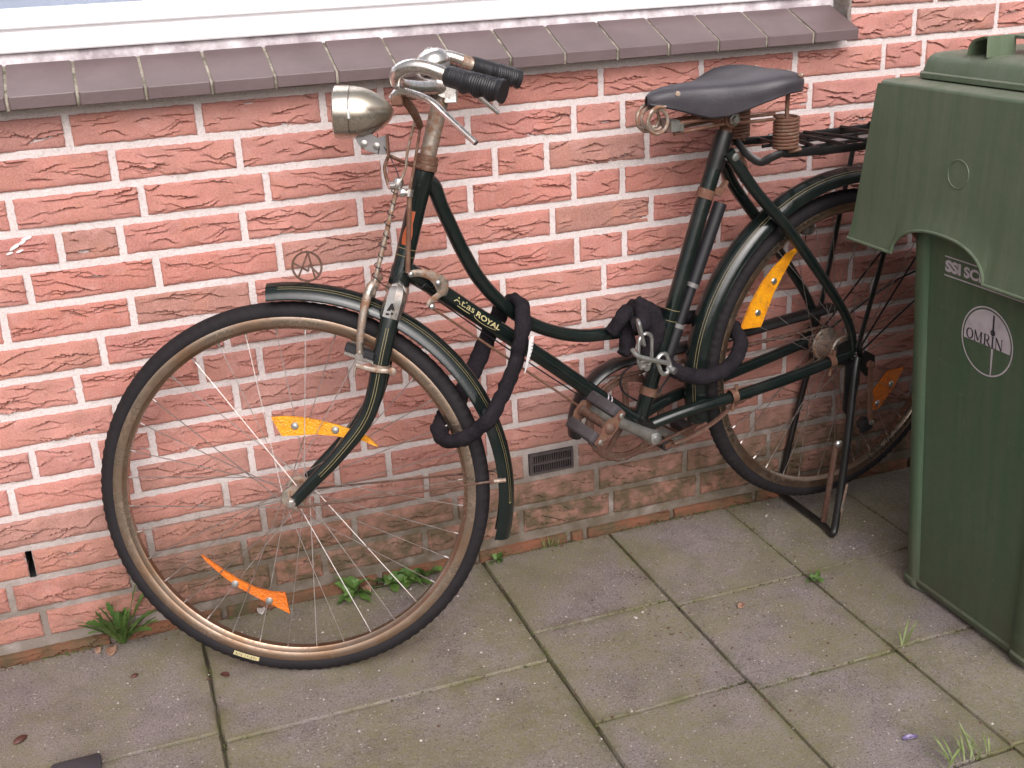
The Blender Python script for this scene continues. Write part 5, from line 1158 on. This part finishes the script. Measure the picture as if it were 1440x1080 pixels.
# apron: skirt round the top with an arched cut-out on the side we see
HX0, HX1 = 1.362, 2.03; HYa, HYb = -.326, -.888; ZT, ZB = 1.006, .700
def face_x(z): return HX0 - .012 * (ZT - z) / (ZT - ZB)
def end_a(z): return HYa + .042 * (ZT - z) / (ZT - ZB)
def end_b(z): return HYb - .042 * (ZT - z) / (ZT - ZB)
def zlow(y):
    u = (y - (-.5385)) / .1215
    return ZB + .002 + .058 * math.sqrt(max(0, 1 - abs(u) ** 2.4)) if abs(u) < 1 else ZB
ycol = sorted(set([end_a(ZB) - k * (end_a(ZB) - end_b(ZB)) / 60 for k in range(61)] + [-.5385 + .1215 * math.sin(R_(a)) for a in range(-90, 91, 6)]))[::-1]
nz_ = 8; V = []; Fc = []
th = .005
for lay in (0, 1):
    for y in ycol:
        zl = zlow(y)
        for k in range(nz_ + 1):
            z = zl + (ZT - .008 - zl) * k / nz_; f = (y - end_b(ZB)) / (end_a(ZB) - end_b(ZB)); yy = end_b(z) + f * (end_a(z) - end_b(z))
            fl_ = .0045 * math.exp(-(z - zl) / .006)
            V.append((face_x(z) - fl_ + lay * th, yy, z))
W = nz_ + 1; S = len(ycol) * W
for i in range(len(ycol) - 1):
    for k in range(nz_):
        Fc.append((i * W + k, i * W + k + 1, (i + 1) * W + k + 1, (i + 1) * W + k)); Fc.append((S + i * W + k, S + (i + 1) * W + k, S + (i + 1) * W + k + 1, S + i * W + k + 1))
    Fc.append((i * W, (i + 1) * W, S + (i + 1) * W, S + i * W))
# the other three sides, plain
base = len(V)
def sidewall(pts):
    k = len(V)
    for (x, y) in pts: pass
for (pa, pb) in (((0, 'a'), (1, 'a')), ((1, 'a'), (1, 'b')), ((1, 'b'), (0, 'b'))):
    k = len(V)
    for z in (ZB, ZT - .008):
        for (q, e) in (pa, pb):
            x = face_x(z) if q == 0 else HX1 + .01 * (ZT - z) / (ZT - ZB); y = end_a(z) if e == 'a' else end_b(z); V.append((x, y, z))
    Fc.append((k, k + 1, k + 3, k + 2))
# rounded shoulder and flat ledge on top
rsh = .008; prof = [(0, -rsh), (.0006, -rsh * .6), (.0024, -rsh * .28), (.0050, -rsh * .07), (rsh, 0), (.085, .004)]
k0_ = len(V)
for (o_, dz) in prof:
    x0, x1, ya, yb = HX0 + o_, HX1 - o_, end_a(ZT) - o_, end_b(ZT) + o_; z = ZT + dz; rc = .012; q = []
    for a in range(0, 91, 30): q.append((x0 + rc * (1 - math.cos(R_(a))), ya - rc * (1 - math.sin(R_(a))), z))
    for a in range(0, 91, 30): q.append((x1 - rc * (1 - math.sin(R_(a))), ya - rc * (1 - math.cos(R_(a))), z))
    for a in range(0, 91, 30): q.append((x1 - rc * (1 - math.cos(R_(a))), yb + rc * (1 - math.sin(R_(a))), z))
    for a in range(0, 91, 30): q.append((x0 + rc * (1 - math.sin(R_(a))), yb + rc * (1 - math.cos(R_(a))), z))
    V += q
for i in range(len(prof) - 1):
    for j in range(16): Fc.append((k0_ + i * 16 + j, k0_ + i * 16 + (j + 1) % 16, k0_ + (i + 1) * 16 + (j + 1) % 16, k0_ + (i + 1) * 16 + j))
apron = finish('apron', V, Fc, 'binf', binr, sharp=40); apron['label'] = 'tall green apron with an arched cut-out along its lower edge'
m = MB(); m.tube([(face_x(zlow(y)) - .0042, end_b(zlow(y)) + (y - end_b(ZB)) / (end_a(ZB) - end_b(ZB)) * (end_a(zlow(y)) - end_b(zlow(y))), zlow(y)) for y in ycol], .0032, 8, 1); m.build('apron_bead', 'binf', apron)
V = []; Fc = []; n = 36
for k in range(n):
    a = 2 * math.pi * k / n
    for (r, xx) in ((.0265, .0002), (.0258, -.0012), (.0246, -.0012), (.0240, .0002)):
        z = .869 + r * .95 * math.sin(a); V.append((face_x(z) + xx, -.5655 + r * math.cos(a), z))
for k in range(n):
    for j in range(3): Fc.append((4 * k + j, 4 * k + j + 1, 4 * ((k + 1) % n) + j + 1, 4 * ((k + 1) % n) + j))
finish('embossed_ring', V, Fc, 'binf', apron)
# lid
def rrect(x0, x1, ya, yb, z, rc, seg=6):
    q = []
    for k in range(seg + 1): a = math.pi / 2 * k / seg; q.append((x0 + rc * (1 - math.cos(a)), ya - rc * (1 - math.sin(a)), z))
    for k in range(seg + 1): a = math.pi / 2 * k / seg; q.append((x1 - rc * (1 - math.sin(a)), ya - rc * (1 - math.cos(a)), z))
    for k in range(seg + 1): a = math.pi / 2 * k / seg; q.append((x1 - rc * (1 - math.cos(a)), yb + rc * (1 - math.sin(a)), z))
    for k in range(seg + 1): a = math.pi / 2 * k / seg; q.append((x0 + rc * (1 - math.sin(a)), yb + rc * (1 - math.cos(a)), z))
    return q
def loft(name, rows, mat, parent, cap=True):
    V = []; Fc = []; n = len(rows[0])
    for r in rows: V += r
    for i in range(len(rows) - 1):
        for j in range(n): Fc.append((i * n + j, i * n + (j + 1) % n, (i + 1) * n + (j + 1) % n, (i + 1) * n + j))
    if cap: Fc.append(tuple(range((len(rows) - 1) * n, len(rows) * n))); Fc.append(tuple(range(n))[::-1])
    return finish(name, V, Fc, mat, parent, sharp=42)
def ins(d, z, rc=.028): return rrect(1.402 + d, 1.99 - d, -.372 - d, -.842 + d, z, max(.006, rc - d * .4))
lid = loft('lid', [ins(.004, 1.0095), ins(0, 1.0110), ins(0, 1.0190), ins(.0020, 1.0210), ins(.0040, 1.0215), ins(.0080, 1.0390), ins(.0115, 1.0460), ins(.0175, 1.0515), ins(.026, 1.0540), ins(.06, 1.0560)], 'binf', binr)
def insp(d, z): return rrect(1.470 + d, 1.93 - d, -.520 - d, -.815 + d, z, .03)
loft('lid_plate', [insp(.05, 1.0563), insp(.045, 1.066), insp(.030, 1.078), insp(0, 1.0815), insp(0, 1.0865), insp(.004, 1.0880)], 'binf', lid)
m = MB(); hx, hy, hz = 1.445, -.515, 1.054
pr = [(-.024, .0), (-.020, .018), (-.010, .028), (.012, .034), (.022, .034), (.024, .0)]
V = []; Fc = []
for (xx, sc) in ((-.030, 1), (.030, 1)):
    for lay in (0, .004):
        for (a, b) in pr: V.append((hx + xx * (.9 if lay else 1), hy - a * (1 - lay * 9), hz + max(0, b - lay)))
n6 = len(pr)
for j in range(n6 - 1):
    Fc += [(j, j + 1, 2 * n6 + j + 1, 2 * n6 + j), (n6 + j, 3 * n6 + j, 3 * n6 + j + 1, n6 + j + 1), (j, n6 + j, n6 + j + 1, j + 1), (2 * n6 + j, 2 * n6 + j + 1, 3 * n6 + j + 1, 3 * n6 + j)]
for q in (0, n6 - 1): Fc.append((q, 2 * n6 + q, 3 * n6 + q, n6 + q))
finish('lid_handle', V, Fc, 'binf', lid, sharp=40)
# printing on the body, following its slight slope
def bx(z): return 1.409 - .037 * z / .72 + .008 - .0007
def on_bin(a, z, lift=0.0): return (bx(z) - lift, a, z)
def bin_text(txt, size, y0, z0, w, mat, bold=0.0, ys=1.0, italic=0.0, name='lettering'):
    V_, F_ = text_mesh(txt, size, bold); wm = max(v.x for v in V_)
    return finish(name, [on_bin(y0 - (v.x + italic * v.y) / wm * w, z0 + v.y * ys) for v in V_], F_, mat, binr)
bin_text('SSI', .0235, -.527, .6885, .040, 'printw', .0012, 1.15)
bin_text('SCHÄFER', .0235, -.575, .6885, .132, 'printw', .0010, 1.10)
for z in (.7145, .6800):
    finish('print_line', [on_bin(-.525, z - .0011), on_bin(-.735, z - .0011), on_bin(-.735, z + .0011), on_bin(-.525, z + .0011)], [(0, 1, 2, 3)], 'printw', binr)
LC = (-.6405, .5870); LR = .0630; V = []; Fc = []; n = 64
for k in range(n):
    a = 2 * math.pi * k / n
    for r in (LR, LR * .955): V.append(on_bin(LC[0] + r * math.cos(a), LC[1] + r * math.sin(a)))
for k in range(n): q, p_ = 2 * k, 2 * ((k + 1) % n); Fc.append((q, q + 1, p_ + 1, p_))
logo = finish('round_logo', V, Fc, 'printw', binr); logo['label'] = 'round white logo print with the word OMRIN'
hw_z = LC[1] - .0075
V = []; rin = LR * .905; a_ = math.asin((hw_z - LC[1]) / rin); pts = [(rin * math.cos(a_ + (math.pi - 2 * a_) * k / 48), rin * math.sin(a_ + (math.pi - 2 * a_) * k / 48)) for k in range(49)]
finish('logo_half', [on_bin(LC[0] + x, LC[1] + z) for x, z in pts], [tuple(range(49))], 'printw', logo)
def gl(strokes, y0, z0, sc):
    V = []; Fc = []
    for (x0, z0_, x1, z1_, w) in strokes:
        q = len(V); a, b = Vector((x0, z0_)), Vector((x1, z1_)); t = (b - a).normalized(); nn = Vector((-t.y, t.x)) * w / 2
        for p_ in (a + nn, b + nn, b - nn, a - nn): V.append(on_bin(y0 - p_.x * sc, z0 + p_.y * sc, .0004))
        Fc.append((q, q + 1, q + 2, q + 3))
    return V, Fc
def ell(cx, cz, rx, rz, a0, a1, w0, w1, n=20):
    o = []
    for k in range(n):
        a, b = a0 + (a1 - a0) * k / n, a0 + (a1 - a0) * (k + 1) / n; m_ = (a + b) / 2; w = w1 + (w0 - w1) * abs(math.cos(m_))
        o.append((cx + rx * math.cos(a), cz + rz * math.sin(a), cx + rx * math.cos(b), cz + rz * math.sin(b), w))
    return o
TH, TN, SF = .17, .07, .055
G = {'O': ell(.42, .5, .37, .46, 0, 2 * math.pi, .17, .07),
     'M': [(.12, 0, .12, 1, TN), (.12, 1, .5, .12, TH), (.5, .12, .88, 1, TN), (.90, 0, .90, 1, TH), (0, .02, .26, .02, SF), (.76, .02, 1.04, .02, SF), (0, .98, .2, .98, SF), (.82, .98, 1.04, .98, SF)],
     'R': [(.16, 0, .16, 1, TH), (0, .02, .34, .02, SF), (.02, .98, .4, .98, SF), (.16, .50, .42, .50, SF)] + ell(.40, .74, .25, .24, -math.pi / 2, math.pi / 2, .16, .06, 10) + [(.38, .50, .74, .02, TH), (.62, .02, .84, .02, SF)],
     'I': [(.16, 0, .16, 1, TH), (0, .02, .32, .02, SF), (0, .98, .32, .98, SF)],
     'N': [(.12, 0, .12, 1, TN), (.12, 1, .78, 0, TH), (.80, 0, .80, 1, TN), (0, .02, .24, .02, SF), (0, .98, .2, .98, SF), (.68, .98, .92, .98, SF)]}
yy = LC[0] + LR * .80; sc = .0205; word = []
for ch, adv in (('O', .92), ('M', 1.16), ('R', .92), ('I', .44), ('N', .9)):
    V, Fc = gl(G[ch], yy, hw_z + .0008, sc * .98); finish('letter', V, Fc, 'printd', logo)
    if ch == 'I': iy = yy - .16 * sc
    yy -= adv * sc
V = [on_bin(iy + .0022, hw_z + .022, .0006), on_bin(iy - .0022, hw_z + .022, .0006), on_bin(iy - .0018, LC[1] + .052, .0006), on_bin(iy + .0018, LC[1] + .052, .0006)]
finish('logo_hand', V, [(0, 1, 2, 3)], 'printd', logo)
V = []; Fc = []
for k in range(20):
    a = 2 * math.pi * k / 20
    for r in (.0056, .0030): V.append(on_bin(iy + r * math.cos(a), hw_z + .0275 + r * math.sin(a), .0009))
for k in range(20): q, p_ = 2 * k, 2 * ((k + 1) % 20); Fc.append((q, q + 1, p_ + 1, p_))
finish('logo_pivot', V, Fc, 'printd', logo)
finish('logo_tail', [on_bin(iy + .0026, hw_z - .002), on_bin(iy - .0026, hw_z - .002), on_bin(iy - .0006, LC[1] - .0600), on_bin(iy + .0022, LC[1] - .0600)], [(0, 1, 2, 3)], 'printw', logo)
for yw_ in (-.875, -.405):
    m = MB(); m.lathe((1.985, yw_, .095), (0, 1, 0), [(-.022, 0), (-.022, .080), (-.016, .095), (.016, .095), (.022, .080), (.022, 0)], 28); m.build('bin_wheel', 'rubber', binr)
m = MB(); m.cyl((1.985, -.875, .095), (1.985, -.405, .095), .010, 12); m.build('wheel_axle', 'steel', binr)

# ================================================================== PLANTS
def leaf_mesh(base, direc, length, width, droop, lobes, seed, curl=0.0, lift=.5):
    g = random.Random(seed); N = 14 if lobes else 7; V = []; Fc = []
    d = Vector((direc[0], direc[1], 0)).normalized(); side = Vector((-d.y, d.x, 0)); p = Vector(base); el = lift
    for i in range(N + 1):
        u = i / N
        if lobes: w = width * (.18 + .82 * u ** .8) * (1.0 if i % 2 else .52) * (1 if u < .86 else max(.05, (1 - u) / .14)) 
        else: w = width * math.sin(math.pi * min(1, u * .93 + .07)) ** .8
        if i == N: w = width * .04
        tw = curl * math.sin(u * 3 + seed)
        s2 = (side * math.cos(tw) + Vector((0, 0, math.sin(tw))))
        upc = Vector((0, 0, 1))
        V += [p - s2 * (w / 2) + upc * (w * .16), p, p + s2 * (w / 2) + upc * (w * .16)]
        step = length / N; p = p + (d * math.cos(el) + Vector((0, 0, math.sin(el)))) * step; el -= droop / N
        if p.z < .003: p.z = .003
    for i in range(N):
        for j in range(2): Fc.append((3 * i + j, 3 * i + j + 1, 3 * i + 3 + j + 1, 3 * i + 3 + j))
    return V, Fc
def plant(name, label, loc, n, lmin, lmax, wd, lobes, mat, seed, lift=(.3, 1.3), droop=(.4, 1.4), spread=None, group=None, scatter=0.0):
    g = random.Random(seed); r = empty(name, loc); tag(r, label, 'plant', group)
    for k in range(n):
        a = 2 * math.pi * (k + g.uniform(-.3, .3)) / n if spread is None else R_(g.uniform(*spread))
        d = (math.cos(a), math.sin(a)); l = g.uniform(lmin, lmax); el = g.uniform(*lift)
        b = Vector(loc) + Vector((g.uniform(-scatter, scatter) + d[0] * .004, -abs(g.uniform(0, .008)) + d[1] * .003, .002))
        if d[1] > .2: el = max(el, 1.0); l *= .8
        V, Fc = leaf_mesh(b, d, l, wd * g.uniform(.75, 1.2), g.uniform(*droop), lobes, seed * 31 + k, .5, el)
        V = [Vector((v.x, min(v.y, -.0085 - .0006 * k - .02 * max(0, .02 - abs(v.y + .02)) * 0), max(v.z, .0015 + .0002 * k))) for v in V]
        finish('leaf' if mat != 'grass' else 'blade', V, Fc, mat, r, sharp=80)
    return r
plant('dandelion_plant', 'dandelion rosette with toothed leaves at the wall foot left of the front wheel', (-.122, -.020, .0), 32, .085, .150, .019, True, 'leafA', 5, (.65, 1.50), (.1, 1.2))
wk = 'weeds along the foot of the wall'
plant('leafy_weed', 'leafy green weed at the wall foot seen through the front wheel spokes', (.345, -.024, .0), 14, .045, .080, .021, False, 'leafB', 8, (.2, 1.2), (.6, 1.8), None, wk, .018)
plant('leafy_weed', 'broad low weed patch at the wall foot behind the front rim', (.462, -.020, .0), 30, .035, .070, .022, False, 'leafB', 9, (.2, 1.3), (.5, 1.6), None, wk, .045)
plant('leafy_weed', 'small weed sprig at the wall foot beside the mudguard end', (.672, -.016, .0), 9, .018, .038, .011, False, 'leafB', 10, (.2, 1.2), (.5, 1.6), None, wk, .010)
plant('clover_sprig', 'tiny bright clover sprig in the slab joint near the bin', (1.252, -.372, .0), 12, .010, .022, .010, False, 'leafB', 12, (.3, 1.2), (.5, 1.4), None, None, .008)
gg = 'grass tufts in the paving joints'
plant('grass_tuft', 'short grass tuft at the wall foot below the vent', (.802, -.012, .0), 14, .02, .055, .0026, False, 'grass', 14, (.9, 1.5), (.2, 1.0), None, gg, .022)
plant('grass_tuft', 'thin grass blades in the slab joint beside the bin', (1.262, -.642, .0), 6, .04, .075, .0034, False, 'grass', 15, (.2, .8), (.1, .7), (-60, 80), gg, .006)
plant('grass_tuft', 'grass tuft at the lower right corner of the paving', (1.150, -.950, .0), 20, .03, .085, .0040, False, 'grass', 16, (.25, 1.2), (.3, 1.3), (10, 170), gg, .045)
def fixgrass(): pass

# ================================================================== SMALL LITTER
def crumple(name, label, cat, loc, size, mat, seed, thick=.0012, curl=1.0, group=None, el=(1, .6)):
    g = random.Random(seed); N = 7; V = []; Fc = []; rot = g.uniform(0, 6.28)
    for j in range(N):
        for i in range(N):
            u, v = (i / (N - 1) - .5) * 2, (j / (N - 1) - .5) * 2; rr = max(abs(u), abs(v)); q = math.hypot(u, v) or 1; u2, v2 = u * rr / q, v * rr / q
            k = 1 + .22 * noise.noise(Vector((u * 2, v * 2, seed)))
            x, y = u2 * size * el[0] * k, v2 * size * el[1] * k; z = .0025 + curl * size * (.25 * abs(v2) ** 2 + .20 * abs(noise.noise(Vector((u * 2.2, v * 2.2, seed + 9)))))
            V.append((loc[0] + x * math.cos(rot) - y * math.sin(rot), loc[1] + x * math.sin(rot) + y * math.cos(rot), loc[2] + z))
    for j in range(N - 1):
        for i in range(N - 1): Fc.append((j * N + i, j * N + i + 1, (j + 1) * N + i + 1, (j + 1) * N + i))
    o = finish(name, V, Fc, mat, None, sharp=70); md = o.modifiers.new('thick', 'SOLIDIFY'); md.thickness = thick
    return tag(o, label, cat, group)
dl = 'dead leaves on the paving'
crumple('dead_leaf', 'pale brown dead leaf just below the dandelion', 'leaf', (-.145, -.040, 0), .017, 'dead', 3, group=dl)
crumple('dead_leaf', 'narrow dead leaf left of the dandelion base', 'leaf', (-.170, -.026, 0), .012, 'dead', 4, group=dl, el=(1, .45))
crumple('dead_leaf', 'small tan dead leaf on the slab left of the clover', 'leaf', (1.060, -.400, 0), .011, 'dead', 5, group=dl)
crumple('dead_leaf', 'upright dry leaf in the weeds behind the front wheel', 'leaf', (.372, -.030, .004), .018, 'dead', 6, curl=1.8, group=dl, el=(1, .4))
crumple('dead_leaf', 'dark red leaf fragment under the front tyre', 'leaf', (.055, -.215, 0), .010, 'seed', 16, group=dl)
crumple('shell_fragment', 'pale broken snail shell below the orange reflector of the front wheel', 'shell', (.153, -.018, 0), .013, 'stone', 8, curl=2.2)
crumple('foil_wrapper', 'small purple foil wrapper lying on a slab near the lower right', 'wrapper', (1.105, -.868, 0), .014, 'purple', 12, curl=1.2, el=(1, .35))
def pod(label, loc, a, b, c, rz):
    m = MB(); V = []; Fc = []; N, M = 10, 12
    for i in range(N + 1):
        u = i / N; r = math.sin(math.pi * u) ** .7
        for j in range(M):
            t = 2 * math.pi * j / M; x, y, z = (u - .5) * 2 * a, b * r * math.cos(t), c * r * math.sin(t) * (1.0 if math.sin(t) > 0 else .8)
            V.append((loc[0] + x * math.cos(rz) - y * math.sin(rz), loc[1] + x * math.sin(rz) + y * math.cos(rz), c * .8 + z - .001))
    for i in range(N):
        for j in range(M): Fc.append((i * M + j, i * M + (j + 1) % M, (i + 1) * M + (j + 1) % M, (i + 1) * M + j))
    m.add(V, Fc); return tag(m.build('seed_pod', 'seed', None, sharp=60), label, 'seed pod', 'brown seed pods on the paving')
pod('larger brown seed pod on the slab at the lower left', (-.306, -.266), .0145, .0085, .0055, .7)
pod('small brown seed pod on the slab below the front tyre', (-.107, -.147), .0085, .0050, .0040, .5)
m = MB(); m.box((-.212, -.398, .007), (.040, 0, 0), (0, .026, 0), (0, 0, .007), .003)
tag(m.build('plastic_tray', 'greyp', None), 'corner of a dark grey plastic tray at the bottom left edge', 'tray')
# pale grit scattered over the slabs: uncountable
gs = random.Random(5); V = []; Fc = []
for k in range(620):
    x = gs.uniform(-.45, 1.5); y = -abs(gs.gauss(0, .35)) if gs.random() < .35 else gs.uniform(-1.1, -.01); y = min(y, -.012)
    r = gs.choice((.0010, .0013, .0016, .0016, .0022, .0032)); q = len(V); h = r * gs.uniform(.6, 1.1); a0_ = gs.uniform(0, 6)
    V += [(x + r * gs.uniform(.7, 1.3) * math.cos(a0_ + t * 1.2566), y + r * gs.uniform(.7, 1.3) * math.sin(a0_ + t * 1.2566), -.0012) for t in range(5)] + [(x, y, -.0012 + h)]
    Fc += [(q + t, q + (t + 1) % 5, q + 5) for t in range(5)]
tag(finish('grit', V, Fc, 'stone', None, sharp=20), 'pale grit scattered over the paving', 'grit', kind='stuff')
V = []; Fc = []
for k in range(900):
    t = gs.random()
    if t < .45: x, y = gs.uniform(-.35, 1.4), -.006 - abs(gs.gauss(0, .012))
    elif t < .8:
        xa, xb_, ys = gs.choice(cols[2:8])
        if gs.random() < .5: x, y = xb_ + gs.gauss(0, .006), gs.uniform(-1.0, -.01)
        else: x, y = gs.uniform(xa, xb_), gs.choice(ys[:3]) + gs.gauss(0, .006)
    else: x, y = gs.gauss(.9, .25), gs.gauss(-.42, .12)
    y = min(y, -.004); r = gs.uniform(.0010, .0034); a0_ = gs.uniform(0, 6.28); q = len(V); n = 5
    V += [(x + r * gs.uniform(.5, 1.3) * math.cos(a0_ + u * 1.2566), y + r * gs.uniform(.4, 1.0) * math.sin(a0_ + u * 1.2566), gs.uniform(-.0005, .0018)) for u in range(n)] + [(x, y, .0022)]
    Fc += [(q + u, q + (u + 1) % n, q + n) for u in range(n)]
tag(finish('leaf_litter', V, Fc, 'seed', None, sharp=20), 'dark red-brown crumbs of leaf litter on the paving', 'litter', kind='stuff')
# moss pads creeping out of the joints and the wall foot
V = []; Fc = []
def pad(x, y, r, h):
    q = len(V); n = 9
    for rr, hh in ((1.0, 0), (.75, .7), (.35, 1.0)):
        for t in range(n):
            a = 2 * math.pi * t / n; k = rr * r * (1 + .35 * noise.noise(Vector((x * 400 + math.cos(a), y * 400 + math.sin(a), rr))))
            V.append((x + k * math.cos(a), y + k * .7 * math.sin(a), -.0030 + h * hh))
    V.append((x, y, -.0030 + h * 1.05))
    for i in range(2):
        for t in range(n): Fc.append((q + i * n + t, q + i * n + (t + 1) % n, q + (i + 1) * n + (t + 1) % n, q + (i + 1) * n + t))
    for t in range(n): Fc.append((q + 2 * n + t, q + 2 * n + (t + 1) % n, q + 3 * n))
for k in range(700):
    x = gs.uniform(-.3, 1.5)
    if noise.noise(Vector((x * 7, 3, 1))) > .05 - .25 * min(1, max(0, x)) : pad(x, -.007 + gs.gauss(0, .005), gs.uniform(.0012, .006), gs.uniform(.001, .006))
for (xa, xb_, ys) in cols[1:8]:
    for y in ys[:3]:
        for k in range(34):
            x = gs.uniform(xa, xb_)
            if noise.noise(Vector((x * 9, y * 9, 4))) > .02: pad(x, y + gs.gauss(0, .0030), gs.uniform(.0008, .0028), gs.uniform(.0018, .0034))
    for k in range(90):
        y = gs.uniform(-1.0, -.01)
        if noise.noise(Vector((xb_ * 9, y * 9, 6))) > .02: pad(xb_ + gs.gauss(0, .0030), y, gs.uniform(.0008, .0028), gs.uniform(.0018, .0034))
tag(finish('moss', V, Fc, 'moss', None, sharp=80), 'green moss creeping along the slab joints and wall foot', 'moss', kind='stuff')
